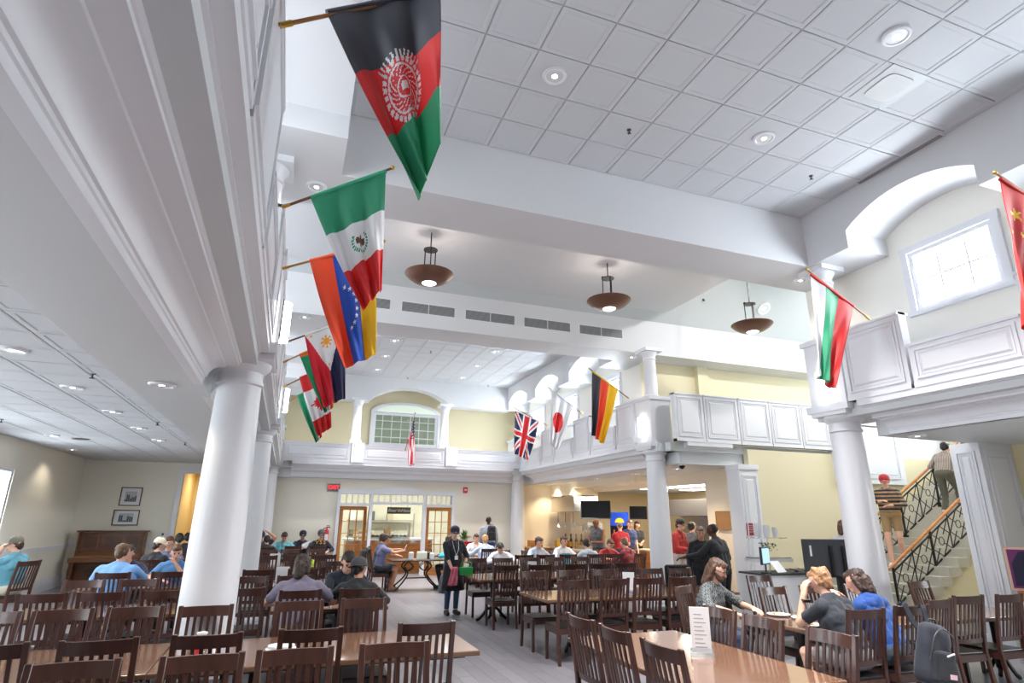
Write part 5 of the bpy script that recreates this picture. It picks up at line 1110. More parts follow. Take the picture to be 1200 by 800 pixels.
# ------------------------------------------------------------------ staircase
ST = struct(empty('staircase', (0, 0, 0)), 'stone staircase with black iron railings and wooden handrails')
stm = MB().box(0, .33, 8.2, 10.6, 0, .165).mesh('step', STONE)
for i in range(20): put('step', stm, ST, (10.43 + i * .295, 0, i * .165))
MB().prism([(10.6, 0), (16.3, 0), (16.3, 3.19), (16.02, 3.03), (10.6, 0.001)], 'y', 8.28, 10.6).build('stringer', YELLOW, ST)
def railing(Y, x0, x1, zo, label):
    e = empty('stair_railing', (x0, Y, 0)); tag(e, label, 'railing', 'stair railings')
    h = lambda x: NOS(x) + zo; P = lambda x, z: (x - x0, 0, z)
    MB().bar(P(x0 - .05, h(x0 - .05)), P(x1, h(x1)), .055, .05).build('handrail', WOODH, e, bevel=.01)
    MB().tube([P(x0 - .05, h(x0 - .05)), P(x0 - .2, h(x0 - .12) - .0)], .026, 8).build('handrail_end', WOODH, e, smooth=60)
    MB().bar(P(x0, h(x0) - .1), P(x1, h(x1) - .1), .016, .03).build('upper_bar', BLACKM, e); MB().bar(P(x0, NOS(x0) + .13), P(x1, NOS(x1) + .13), .016, .03).build('lower_bar', BLACKM, e)
    n = max(2, round((x1 - x0) / .62)); w = (x1 - x0) / n
    for i in range(n + 1):
        x = x0 + w * i; big = i % 2 == 0; t = .034 if big else .016
        MB().box(x - x0 - t / 2, x - x0 + t / 2, -t / 2, t / 2, NOS(x) - .02 if big else NOS(x) + .13, h(x)).build('post' if big else 'baluster', BLACKM, e)
        if big: MB().box(x - x0 - .035, x - x0 + .035, -.035, .035, NOS(x) - .02, NOS(x) + .1).build('post_foot', BLACKM, e)
    for i in range(n):
        a, b = x0 + w * i + .02, x0 + w * (i + 1) - .02; zt = lambda x: h(x) - .1; zb = lambda x: NOS(x) + .13; m = (a + b) / 2; zm = (zt(m) + zb(m)) / 2; r_ = .1
        mb = MB(); q = (zt(m) - zb(m)) / 2
        c = {'t': P(m, zt(m)), 'b': P(m, zb(m)), 'l': P(a, (zt(a) + zb(a)) / 2), 'r': P(b, (zt(b) + zb(b)) / 2)}
        for u, v in (('t', 'l'), ('l', 'b'), ('b', 'r'), ('r', 't')): mb.bar(c[u], c[v], .012, .016, up=(0, 1, 0))
        for px_, pz_ in ((a, zt(a)), (a, zb(a)), (b, zt(b)), (b, zb(b))):
            e1 = P(m + (px_ - m) * .3, zm + (pz_ - zm) * .3); mb.bar(P(px_, pz_), e1, .012, .014, up=(0, 1, 0))
        mb.tube([(m - x0 + .075 * math.cos(t), 0, zm + .075 * math.sin(t)) for t in [2 * math.pi * k / 12 for k in range(13)]], .008, 6)
        mb.build('lattice', BLACKM, e)
    return e
railing(8.5, 10.82, 15.5, .80, 'black lattice stair railing on the open side with a wooden handrail')
railing(9.75, 11.7, 16.2, .96, 'black lattice stair railing behind the man in the red cap')

# ------------------------------------------------------------------ piano, pictures, wall fittings of the aisle
e = empty('upright_piano', (-4.38, 19.86, 0)); tag(e, 'brown upright piano with carved panels against the cream wall', 'piano')
MB().box(-.78, -.74, -.36, 0, .05, 1.38).box(.74, .78, -.36, 0, .05, 1.38).box(-.74, .74, -.3, 0, .08, 1.36).build('body', WOODP, e)
MB().box(-.83, .83, -.4, .0, 1.38, 1.42).build('lid', WOODP, e, bevel=.01)
MB().box(-.83, .83, -.66, -.3, .62, .74).build('keybed', WOODP, e, bevel=.01)
MB().quadbox([(-.74, -.6, .74), (.74, -.6, .74), (.74, -.3, .74), (-.74, -.3, .74), (-.74, -.56, .78), (.74, -.56, .78), (.74, -.3, .84), (-.74, -.3, .84)]).build('fallboard', mat('piano_fallboard', srgb(150, 104, 66), .3), e)
for x0, x1 in ((-.7, -.27), (-.23, .23), (.27, .7)):
    p = MB().box(x0, x1, -.325, -.3, .92, 1.32).build('upper_panel', WOODP, e); MB().box(x0 + .07, x1 - .07, -.335, -.324, .99, 1.25).build('panel_field', mat('piano_dark', srgb(84, 50, 32), .35), p, bevel=.004)
lp = MB().box(-.7, .7, -.325, -.3, .14, .58).build('lower_panel', WOODP, e); MB().prism([(.5 * math.cos(t), .36 + .17 * math.sin(t)) for t in [2 * math.pi * k / 28 for k in range(28)]], 'y', -.335, -.324).build('oval_field', mat('piano_dark', srgb(84, 50, 32), .35), lp)
for s in (-1, 1): MB().lathe([(.05, 0), (.05, .08), (.035, .1), (.04, .2), (.065, .4), (.05, .55), (.06, .62)], (s * .75, -.58, 0), 16).build('leg', WOODP, e, smooth=50)
MB().box(-.8, .8, -.36, 0, 0, .06).build('plinth', WOODP, e)
def picture(x0, x1, z0, z1, Y, label, seed):
    cx, cz = (x0 + x1) / 2, (z0 + z1) / 2; e = empty('framed_print', (cx, Y, cz)); tag(e, label, 'picture'); w, h = (x1 - x0) / 2, (z1 - z0) / 2; f = .025
    MB().box(-w, w, -.03, 0, h - f, h).box(-w, w, -.03, 0, -h, -h + f).box(-w, -w + f, -.03, 0, -h + f, h - f).box(w - f, w, -.03, 0, -h + f, h - f).build('frame', mat('frame_brown', srgb(92, 50, 42), .4), e)
    MB().box(-w + f, w - f, -.012, 0, -h + f, h - f).build('mat_board', PAPER, e)
    rg = random.Random(seed); m = MB(); a, b = w * .55, h * .55; m.box(-a, a, -.014, -.011, -b, b); m.build('print', mat('print_grey', (.55, .57, .6), .6), e)
    m = MB()
    for k in range(7): u = -a + 2 * a * (k + .5) / 7; hh = rg.uniform(.3, 1.6) * b; m.box(u - a * .12, u + a * .12, -.0155, -.0135, -b, -b + hh)
    m.build('drawing', mat('print_dark', (.1, .11, .13), .6), e)['kind'] = 'stuff'
picture(-4.46, -3.93, 2.08, 2.59, 19.885, 'upright framed grey print, upper of the pair above the piano', 1)
picture(-4.54, -3.90, 1.55, 1.97, 19.885, 'wide framed grey print, lower of the pair above the piano', 2)
e = empty('wall_control', (-3.23, 19.885, 1.31)); tag(e, 'small dark wall control between the piano and the passage', 'control'); MB().box(-.05, .05, -.02, 0, -.06, .06).build('plate', WHITE, e); MB().box(-.025, .025, -.026, -.02, -.03, .035).build('screen', DARKGREY, e)

# ------------------------------------------------------------------ storefront wall fittings
def text(name, body, size, mt, parent, loc, rot, depth=.002, align='CENTER', shear=0):
    cu = bpy.data.curves.new(name, 'FONT'); cu.body = body; cu.size = size; cu.extrude = depth; cu.align_x = align; cu.align_y = 'CENTER'; cu.shear = shear; cu.materials.append(mt)
    o = bpy.data.objects.new(name, cu); COL.objects.link(o); dg = bpy.context.evaluated_depsgraph_get(); me = bpy.data.meshes.new_from_object(o.evaluated_get(dg)); bpy.data.objects.remove(o)
    me.name = name; o = put(name, me, parent, loc); o.rotation_euler = rot
    return o
FR = (R90, 0, 0)
e = empty('exit_sign', (1.37, 20.44, 2.75)); tag(e, 'red EXIT sign in a dark frame on the cream wall', 'sign')
MB().box(-.2, .2, -.05, 0, -.12, .12).build('case', mat('sign_case', (.3, .3, .31), .5), e); MB().box(-.17, .17, -.054, -.05, -.1, .1).build('face', mat('sign_face', (.16, .13, .13), .5), e)
text('lettering', 'EXIT', .17, mat('exit_red', srgb(230, 30, 40), .4, emit=srgb(255, 40, 50), estr=1.5), e, (0, -.056, 0), FR)
e = empty('fire_alarm', (5.83, 20.44, 2.77)); tag(e, 'small red fire alarm strobe on the cream wall', 'alarm'); MB().box(-.075, .075, -.05, 0, -.1, .1).build('case', REDP, e, bevel=.01); MB().box(-.04, .04, -.065, -.05, -.02, .04).build('strobe', PAPER, e)
px_ = pxX(382, 630, 20.36)
e = empty('fire_extinguisher', (px_, 20.34, 0)); tag(e, 'red fire extinguisher hanging beside the glazed wood door', 'fire extinguisher')
MB().lathe([(.001, .98), (.07, .99), (.075, 1.02), (.075, 1.36), (.06, 1.42), (.025, 1.46), (.025, 1.5), (.001, 1.5)], seg=18).build('cylinder', REDP, e, smooth=50); MB().box(-.055, .055, -.076, -.02, 1.12, 1.3).build('label_plate', PAPER, e)
MB().box(-.015, .1, -.02, .02, 1.5, 1.53).box(-.015, .08, -.015, .015, 1.55, 1.57).build('lever', BLACKM, e); MB().tube(smoothcurve([(-.02, 0, 1.5), (-.1, 0, 1.45), (-.1, 0, 1.2), (-.09, 0, 1.1)], 5), .012).build('hose', BLACKM, e)
MB().box(-.04, .04, .06, .11, 1.2, 1.3).build('bracket', STEEL, e)
# deli behind the storefront
e = empty('deli_counter', (3.52, 22.0, 0)); tag(e, 'wood-fronted deli counter inside the arched opening', 'counter')
MB().box(-1.5, 1.5, -.3, .4, 0, 1.06).build('body', WOODH, e)
for k in range(12): MB().box(-1.48 + k * .248, -1.48 + k * .248 + .236, -.312, -.3, .1, 1.02).build('board', WOODH, e)
MB().box(-1.55, 1.55, -.36, .45, 1.06, 1.12).build('worktop', PAPER, e)
e = empty('deli_sign', (3.80, 21.9, 2.07)); tag(e, 'black hanging sign with white script lettering and a gold medallion', 'sign')
MB().box(-.42, .42, -.015, .015, -.115, .115).build('board', mat('sign_black', (.015, .016, .018), .4), e); MB().box(-.42, .42, -.017, .017, .1, .115).box(-.42, .42, -.017, .017, -.115, -.1).build('border', DARKGREY, e)
text('lettering', "Boar's", .16, PAPER, e, (-.2, -.018, 0), FR, shear=.25); text('lettering', 'Head', .16, PAPER, e, (.24, -.018, 0), FR, shear=.25); MB().lathe([(.001, 0), (.05, 0), (.05, .006), (.001, .006)], seg=18).xf(Matrix.Rotation(R90, 4, 'X')).xf(Matrix.Translation((.03, -.016, 0))).build('medallion', mat('gold', srgb(220, 170, 40), .4), e)
for s in (-1, 1): MB().tube([(s * .3, 0, .115), (s * .3, 0, 1.15)], .006).build('hanger', BLACKM, e)
e = empty('deli_display', (3.55, 22.1, 1.12)); tag(e, 'glass deli case with a dark shelf of food', 'display case')
MB().box(-.7, .7, -.2, .25, 0, .04).box(-.7, .7, -.2, .25, .5, .54).build('shelf', STEEL, e)
for s in (-1, 1): MB().box(s * .69 - .01, s * .69 + .01, -.2, .25, .04, .5).build('side', STEEL, e)
MB().box(-.68, .68, -.19, -.18, .04, .5).build('glass', GLASSW, e)
rg = random.Random(8)
for k in range(9): tag(MB().sphere((0, 0, 0), .055, 10, 6, (1.2, 1, .7)).build('bread_roll', mat('bread', srgb(176, 134, 84), .7), None, smooth=60, loc=(2.98 + k * .14, 22.12, 1.2)), 'round bread roll inside the deli case', 'bread', 'rolls in the deli case')
for k, (dx, c) in enumerate(((-1.2, (236, 190, 60)), (-1.02, (210, 160, 90)), (-.86, (236, 196, 40)))):
    e2 = empty('snack_box', (3.52 + dx, 21.8, 1.12)); tag(e2, ('tall yellow snack box on the deli counter', 'tan snack box between two yellow ones', 'short yellow snack box beside the deli case')[k], 'box'); hh = (.32, .24, .28)[k]
    MB().box(-.07, .07, -.05, .05, 0, hh).build('carton', mat('carton_%d' % k, srgb(*c), .6), e2); MB().box(-.05, .05, -.052, -.05, hh * .3, hh * .7).build('print', PAPER, e2)
e = empty('deli_shelf', (3.6, 24.9, 0)); tag(e, 'tall steel shelving along the deli back wall', 'shelf')
for z in (.5, 1.1, 1.7): MB().box(-1.3, 1.3, -.4, 0, z, z + .03).build('shelf_board', STEEL, e)
for s in (-1.28, 1.28): MB().box(s - .02, s + .02, -.4, -.36, 0, 2.0).build('upright', STEEL, e)
rg = random.Random(3)
for k in range(10):
    z = (.53, 1.13, 1.73)[k % 3]; tag(MB().box(-.12, .12, -.12, .12, 0, rg.uniform(.18, .34)).build('storage_bin', mat('bin_%d' % (k % 4), srgb(*((200, 190, 160), (90, 100, 96), (230, 230, 226), (150, 110, 70))[k % 4]), .6), None, loc=(2.5 + (k // 3) * .7 + rg.uniform(-.05, .05), 24.7, z + .001), bevel=.01), 'storage bin on the steel shelving of the deli', 'bin', 'bins on the deli shelving')
area('deli_ceiling_light', (2.0, 22.6, 3.2), (0, 0, 0), 1.2, .6, 55, (1, .96, .88)); area('deli_ceiling_light', (5.0, 22.6, 3.2), (0, 0, 0), 1.2, .6, 55, (1, .96, .88))
for x in (2.0, 5.0):
    e = empty('ceiling_panel_light', (x, 22.6, 3.25)); tag(e, 'flat panel light on the deli ceiling', 'light', 'deli panel lights'); MB().box(-.62, .62, -.32, .32, -.02, 0).build('frame', WHITE, e); MB().box(-.58, .58, -.28, .28, -.025, -.02).build('diffuser', TUBE, e)
area('passage_lamp', (-2.15, 21.2, 3.15), (0, 0, 0), .5, .5, 16, (1, .9, .72))
# plant and bins
X0 = pxX(545, 640, 19.7)
e = empty('side_stand', (X0 + .25, 19.75, 0)); tag(e, 'low wooden stand carrying the red boxes and the plant', 'stand')
MB().box(-.7, .7, -.22, .22, .86, .9).build('top', WOODH, e)
for sx in (-.66, .66):
    for sy in (-.18, .18): MB().box(sx - .025, sx + .025, sy - .025, sy + .025, 0, .86).build('leg', WOODH, e)
for k, dx in enumerate((-.2, .22)):
    e = empty('red_box', (X0 + .2 + dx, 19.63, .9)); tag(e, ('red plastic box below the potted plant', 'red plastic box beside the one below the plant')[k], 'box'); MB().box(-.18, .18, -.1, .1, 0, .16).build('body', REDP, e, bevel=.012); MB().box(-.19, .19, -.11, .11, .16, .18).build('lid', mat('red_lid', srgb(170, 26, 30), .4), e)
e = empty('potted_plant', (X0, 19.87, .9)); tag(e, 'bushy green plant in a pale pot by the corner column', 'plant')
MB().lathe([(.09, 0), (.13, .22), (.14, .25), (.12, .25), (.1, .2), (.001, .2)], seg=18).build('pot', mat('pale_pot', srgb(200, 190, 180), .5), e, smooth=40)
rg = random.Random(11); m = MB()
for k in range(70):
    a, t, L = rg.uniform(0, 2 * PI), rg.uniform(.15, 1.15), rg.uniform(.22, .42); d = Vector((math.cos(a) * math.sin(t), math.sin(a) * math.sin(t), math.cos(t))); b0 = Vector((0, 0, .2)); s_ = d.cross(Vector((0, 0, 1))).normalized() * .025
    mid = b0 + d * L * .6 + Vector((0, 0, .04)); tip = b0 + d * L - Vector((0, 0, .06 * t)); n = len(m.v); m.v += [tuple(b0), tuple(mid - s_), tuple(tip), tuple(mid + s_)]; m.f.append((n, n + 1, n + 2, n + 3))
m.build('foliage', LEAF, e)['kind'] = 'stuff'

# ------------------------------------------------------------------ servery
STONEC = mat('counter_stone', srgb(206, 186, 158), .35, noise=((30, 30, 30), .15))
e = empty('servery_counter', (9.3, 18.5, 0)); tag(e, 'long wood-fronted servery counter with a pale stone top', 'counter')
MB().box(-.3, .4, -1.8, 1.8, .08, .82).build('body', WOODH, e); MB().box(-.36, .45, -1.85, 1.85, .82, .87).build('worktop', STONEC, e)
for k in range(6): MB().box(-.315, -.3, -1.78 + k * .595, -1.78 + k * .595 + .56, .12, .78).build('front_panel', WOODH, e)
MB().box(-.26, .4, -1.8, 1.8, 0, .08).build('kick', DARKGREY, e)
e = empty('condiment_counter', (8.3, 20.25, 0)); tag(e, 'short wood counter between the corner column and the servery', 'counter')
MB().box(-.2, .6, -.3, .3, 0, .84).build('body', WOODH, e); MB().box(-.24, .64, -.34, .34, .84, .88).build('worktop', STONEC, e)
def crate(x, y, z, label):
    e = empty('wooden_crate', (x, y, z)); tag(e, label, 'crate')
    for k in range(3): MB().box(-.22, .22, -.16, -.145, .01 + k * .07, .07 + k * .07).build('slat', WOODH, e); MB().box(-.22, .22, .145, .16, .01 + k * .07, .07 + k * .07).build('slat', WOODH, e)
    for s in (-1, 1): MB().box(s * .22 - .01, s * .22 + .01, -.16, .16, 0, .22).build('side', WOODH, e)
    MB().box(-.21, .21, -.145, .145, 0, .012).build('bottom', WOODH, e)
crate(8.35, 20.1, .88, 'open wooden crate beside the corner column'); crate(9.25, 19.75, .87, 'open wooden crate on the servery counter')
for k in range(4):
    e = empty('syrup_bottle', (9.12 + k * .12, 19.2 - k * .16, .87)); tag(e, 'tall dark syrup bottle with a yellow label on the counter', 'bottle', 'syrup bottles on the counter')
    MB().lathe([(.001, 0), (.045, 0), (.045, .26), (.02, .34), (.018, .42), (.001, .42)], seg=14).build('glass', mat('syrup_dark', (.04, .025, .015), .15), e, smooth=40); MB().lathe([(.046, .06), (.047, .06), (.047, .22), (.046, .22)], seg=14).build('label_band', mat('syrup_label', srgb(214, 160, 40), .5), e); MB().lathe([(.022, .4), (.024, .4), (.024, .47), (.001, .47)], seg=10).build('cap', BLACKM, e)
e = empty('yellow_carton', (9.05, 19.45, .87)); tag(e, 'yellow carton beside the syrup bottles', 'carton'); MB().box(-.1, .1, -.08, .08, 0, .28).build('carton', mat('yellow_carton', srgb(236, 190, 40), .5), e); MB().box(-.07, .07, -.082, -.08, .08, .2).build('print', PAPER, e)
e = empty('coffee_machine', (9.5, 18.2, .87)); tag(e, 'steel and glass coffee machine on the servery counter', 'coffee machine')
MB().box(-.28, .28, -.45, .45, 0, .12).build('base', STEEL, e, bevel=.01); MB().box(.05, .28, -.45, .45, .12, .75).build('body', STEEL, e, bevel=.01); MB().box(-.28, .28, -.45, .45, .75, .85).build('top', STEEL, e, bevel=.01)
for k in (-.25, 0, .25): MB().lathe([(.03, .55), (.05, .6), (.05, .75)], (-.1, k, 0), 12).build('spout', CHROME, e, smooth=40)
MB().box(-.29, -.28, -.45, .45, .12, .75).build('glass_front', GLASSW, e)
e = empty('range_hood', (9.5, 19.3, 2.1)); tag(e, 'steel exhaust hood hanging over the servery counter', 'hood')
MB().box(-.45, .45, -.95, .95, 0, .46).build('canopy', STEEL, e); MB().box(-.47, .47, -.97, .97, -.03, .02).build('rim', STEEL, e); MB().box(-.2, .2, -.3, .3, .46, .6).build('duct', STEEL, e)
for k in (-.6, .0, .6):
    e2 = empty('heat_lamp', (8.98, 18.9 + k, 2.05)); tag(e2, 'small hanging heat lamp below the steel hood', 'lamp', 'heat lamps under the hood')
    MB().tube([(0, 0, 0), (0, 0, -.35)], .008).build('cord', BLACKM, e2); MB().lathe([(.025, -.35), (.04, -.4), (.09, -.48), (.085, -.48), (.035, -.4)], seg=16).build('shade', CHROME, e2, smooth=40); MB().sphere((0, 0, -.44), .03).build('bulb', LAMPW, e2, smooth=60)
def tv(x, y, z, w, h, rz, label, tilt=0):
    e = empty('wall_television', (x, y, z), rz); tag(e, label, 'television')
    MB().box(-w / 2, w / 2, -.03, .03, -h / 2, h / 2).build('case', mat('black_gloss', (.01, .01, .01), .1), e, bevel=.006); MB().box(-w / 2 + .02, w / 2 - .02, -.033, -.03, -h / 2 + .03, h / 2 - .02).build('screen', mat('dark_screen', (.01, .011, .013), .4, spec=.15), e)
    MB().box(-.12, .12, .03, .12, -.1, .1).build('mount', BLACKM, e); MB().bar((0, .1, 0), (.25, .45, 0), .05, .05).build('arm', BLACKM, e)
    return e
tv(pxX(698, 597, 17.6), 17.6, 2.12, .98, .56, -.52 - .15, 'wide black television above the bald man at the counter')
tv(pxX(748, 602, 16.0) , 16.0, 2.02, .52, .38, -.5, 'small black screen beside the drink machine')
e = empty('drink_machine', (pxX(726, 620, 18.1), 18.1, .0)); e.rotation_euler = (0, 0, -.5); tag(e, 'tall drink machine with a blue and yellow top panel', 'drink machine')
MB().box(-.3, .3, -.28, .3, 0, 1.2).build('cabinet', DARKGREY, e); MB().box(-.3, .3, -.05, .3, 1.2, 2.05).build('tower', mat('machine_dark', (.03, .03, .04), .3), e); MB().box(-.3, .3, -.3, .3, 1.62, 2.05).build('top_panel', mat('machine_blue', srgb(30, 70, 180), .3, emit=srgb(30, 80, 200), estr=.12), e)
MB().lathe([(.001, 0), (.15, 0), (.15, .006), (.001, .006)], seg=20, a0=0, a1=PI).xf(Matrix.Rotation(R90, 4, 'X')).xf(Matrix.Translation((0, -.302, 1.72))).build('yellow_arc', mat('machine_yellow', srgb(250, 200, 40), .3), e)
for k in (-.18, 0, .18): MB().box(k - .03, k + .03, -.2, -.05, 1.4, 1.5).build('tap', CHROME, e)
e = empty('menu_board', (9.97, 12.05, 1.81)); tag(e, 'blank brown cork board on the servery wall', 'notice board'); MB().box(-.02, 0, -.26, .26, -.2, .2).build('cork', mat('cork', srgb(160, 118, 78), .8, noise=((60, 60, 60), .2)), e); MB().box(-.03, 0, -.28, .28, .2, .22).box(-.03, 0, -.28, .28, -.22, -.2).box(-.03, 0, -.28, -.26, -.2, .2).box(-.03, 0, .26, .28, -.2, .2).build('frame', mat('cork_frame', srgb(150, 120, 60), .5), e)
pn = aty(879, 620, 10.77)
e = empty('red_notice', (pn.x, 10.775, pn.z)); tag(e, 'small dark red notice on the white pilaster', 'sign'); MB().box(-.09, .09, -.012, 0, -.13, .13).build('plate', mat('notice_red', srgb(140, 30, 48), .4), e)
for k in range(4): MB().box(-.06, .06, -.014, -.012, .07 - k * .045, .085 - k * .045).build('print_line', mat('notice_print', srgb(210, 150, 155), .5), e)
# kitchen behind the opening
e = empty('kitchen_line', (12.3, 15.2, 0)); tag(e, 'steel cooking line with a dark hood inside the kitchen', 'kitchen unit')
MB().box(-.4, .4, -2.6, 2.2, 0, .9).build('cabinet', STEEL, e); MB().box(-.5, .5, -2.6, 2.2, 1.95, 2.45).build('hood', mat('dark_steel', (.2, .18, .16), .35, metal=.8), e); MB().box(.3, .4, -2.6, 2.2, .9, 1.95).build('backsplash', STEEL, e)
for k in range(5): MB().box(-.41, -.4, -2.5 + k * .93, -1.65 + k * .93, .1, .85).build('door', STEEL, e)
e = empty('food_counter', (10.85, 14.6, 0)); tag(e, 'wooden food line counter inside the kitchen opening', 'counter'); MB().box(-.25, .3, -1.1, 2.5, 0, .88).build('body', WOODH, e); MB().box(-.3, .35, -1.15, 2.55, .88, .93).build('worktop', STONEC, e)
rg = random.Random(5)
for k in range(7):
    e = empty('food_tray', (10.85, 13.6 + k * .45, .931)); tag(e, 'small steel food tray on the food line', 'tray', 'trays on the food line'); MB().box(-.16, .16, -.17, .17, 0, .06).build('pan', STEEL, e); MB().box(-.14, .14, -.15, .15, .06, .075).build('food', mat('food_%d' % (k % 3), srgb(*((214, 150, 40), (150, 60, 40), (90, 120, 50))[k % 3]), .6), e)
for k, (x, y) in enumerate(((11.0, 13.2), (11.0, 14.8), (11.0, 16.4), (12.6, 13.2), (12.6, 14.8), (12.6, 16.4))):
    e = empty('kitchen_light', (x, y, 2.80)); tag(e, 'long white ceiling light inside the kitchen', 'light', 'kitchen ceiling lights'); MB().box(-.32, .32, -.62, .62, -.02, .02).build('frame', WHITE, e); MB().box(-.28, .28, -.58, .58, -.026, -.02).build('diffuser', TUBE, e)
    area('kitchen_ceiling_lamp', (x, y, 2.76), (0, 0, 0), .5, 1.1, 42, (1, .94, .82))
for y in (18.6, 20.0): downlight(9.0, y, ZF - .001, 'warm downlight in the soffit over the servery', 'warm servery downlights', 60, col=(1, .82, .56))
for y in (12.3, 14.2, 16.4): downlight(8.9, y, ZF - .001, 'warm downlight in the soffit before the kitchen opening', 'warm opening downlights', 60, col=(1, .84, .6))

# ------------------------------------------------------------------ register station, television on stand, portrait table
CL = mat('white_cloth', (.8, .8, .82), .8, bump=(14, .3))
e = empty('register_table', (8.2, 8.6, 0)); tag(e, 'white-clothed register table beside the cup stand', 'table')
MB().box(-.62, .62, -.32, .32, .93, .96).build('tabletop', DARKGREY, e); MB().box(-.6, .6, -.3, .3, .1, .93).build('cloth_skirt', CL, e); MB().box(-.58, .58, -.28, .28, 0, .1).build('plinth', DARKGREY, e)
e = empty('cup_stand', (8.1, 8.72, .96)); tag(e, 'tiered stand with stacked white cups and a leafy garland', 'stand')
MB().tube([(0, 0, 0), (0, 0, .62)], .015).build('stem', STEEL, e)
for z, r_ in ((.22, .34), (.55, .3)): MB().box(-r_, r_, -.18, .18, z, z + .015).build('tier', ACRYL, e)
MB().box(-.36, .36, -.2, .2, .16, .22).build('drawer', mat('silver_box', (.7, .7, .7), .4), e)
m = MB(); rg = random.Random(2)
for k in range(60):
    c = Vector((rg.uniform(-.16, .16), rg.uniform(-.1, .1), .40 + rg.uniform(-.06, .07))); s1 = Vector((rg.uniform(-1, 1), rg.uniform(-1, 1), rg.uniform(-1, 1))).normalized() * .03; s2 = s1.cross(Vector((rg.uniform(-1, 1), rg.uniform(-1, 1), 1))).normalized() * .018; n = len(m.v); m.v += [tuple(c - s1), tuple(c + s2), tuple(c + s1), tuple(c - s2)]; m.f.append((n, n + 1, n + 2, n + 3))
m.build('garland', LEAF, e)['kind'] = 'stuff'
cupm = MB().lathe([(.03, 0), (.042, .09), (.045, .1), (.041, .1), (.03, .01), (.001, .01)], seg=14).mesh('cup', PAPER, 40)
for k, (dx, dy, n) in enumerate(((-.22, 0, 5), (-.12, .06, 5), (-.05, -.05, 4), (.06, .03, 4), (.16, -.04, 3), (.24, .03, 2))):
    for q in range(n): tag(put('paper_cup', cupm, None, (8.1 + dx, 8.72 + dy, .96 + .567 + q * .035)), 'white cup in the stacks on the tiered stand', 'cup', 'white cups on the tiered stand')
e = empty('register_monitor', (7.72, 8.40, .96), .5); tag(e, 'register screen glowing pale blue', 'monitor'); MB().box(-.09, .09, -.06, .06, 0, .02).build('foot', BLACKM, e); MB().box(-.015, .015, -.01, .01, .02, .16).build('stem', BLACKM, e); MB().box(-.19, .19, -.02, .02, .14, .42).build('case', BLACKM, e, bevel=.006); MB().box(-.17, .17, -.023, -.02, .16, .4).build('screen', mat('pos_screen', (.3, .4, .45), .2, emit=srgb(150, 190, 205), estr=.7), e)
rg = random.Random(21)
for k in range(6):
    e = empty('serving_utensil', (8.2 + k * .1, 8.36 + rg.uniform(-.03, .05), .985), 1.3 + rg.uniform(-.1, .1)); tag(e, 'dark wrapped utensil bundle heaped on the register table', 'utensils', 'utensil bundles on the register table'); MB().tube([(-.1, 0, .0), (.12, 0, .02)], .018, 8).build('handle', BLACKM if k % 2 else STEEL, e, smooth=50); MB().sphere((.14, 0, .02), .035, 10, 6, (1.3, 1, .4)).build('head', STEEL, e, smooth=60)
tag(MB().box(-.14, .14, -.11, .11, 0, .004).xf(Matrix.Rotation(.9, 4, 'X')).build('paper_sheet', PAPER, None, loc=(7.98, 8.40, 1.06), rz=.3), 'white sheet of paper propped on the register table', 'paper')
e = empty('television_stand', (8.70, 7.82, 0), -.35); tag(e, 'back of a black television on a wheeled stand', 'television')
MB().box(-.55, .55, -.02, .04, .92, 1.52).build('panel', mat('tv_back', (.03, .032, .036), .35), e, bevel=.008); MB().box(-.52, .52, -.022, -.02, .95, 1.49).build('rear_cover', mat('tv_back_sheen', (.06, .065, .075), .25), e)
for s in (-.13, .08): MB().box(s, s + .05, -.06, -.022, .95, 1.42).build('bracket', BLACKM, e)
MB().box(-.05, .02, -.05, .02, .1, .95).build('post', BLACKM, e); MB().box(-.35, .35, -.03, .03, .06, .1).build('base_bar', BLACKM, e)
for s in (-.33, .33): MB().box(s - .03, s + .03, -.28, .28, .06, .1).build('foot', BLACKM, e); [MB().sphere((s, y, .03), .03).build('caster', DARKGREY, e, smooth=60) for y in (-.25, .25)]
MB().box(-.45, -.42, -.03, -.02, 1.25, 1.42).build('sticker', PAPER, e)
e = empty('display_table', (10.0, 5.45, 0)); tag(e, 'display table below the portrait poster', 'table'); MB().box(-.55, .55, -.4, .4, .72, .75).build('tabletop', PAPER, e)
for sx in (-.5, .5):
    for sy in (-.35, .35): MB().box(sx - .02, sx + .02, sy - .02, sy + .02, 0, .72).build('leg', STEEL, e)
e = empty('portrait_poster', (10.0, 5.62, .752), -.95); tag(e, 'pink-framed portrait poster with a stylised face on purple', 'poster')
MB().box(-.36, .36, 0, .02, .14, .72).build('frame', mat('poster_frame', srgb(232, 190, 168), .5), e); MB().box(-.33, .33, -.004, 0, .17, .69).build('ground', mat('poster_purple', srgb(120, 50, 110), .5), e)
MB().prism([(.17 * math.cos(t) + .02, .42 + .22 * math.sin(t)) for t in [2 * PI * k / 24 for k in range(24)]], 'y', -.007, -.003).build('face', mat('poster_skin', srgb(232, 178, 160), .5), e)
MB().prism([(-.3, .2), (-.12, .2), (-.15, .45), (-.05, .62), (.1, .64), (.0, .68), (-.2, .66), (-.3, .5)], 'y', -.009, -.006).build('hair', mat('poster_dark', srgb(40, 34, 62), .5), e); MB().prism([(-.02, .31), (.03, .33), (.09, .31), (.03, .28)], 'y', -.011, -.006).build('lips', mat('poster_lip', srgb(190, 40, 60), .5), e)
for q in (-.05, .1): MB().prism([(q - .035, .46), (q, .478), (q + .035, .46), (q, .447)], 'y', -.011, -.006).build('eye', mat('poster_dark', srgb(40, 34, 62), .5), e)
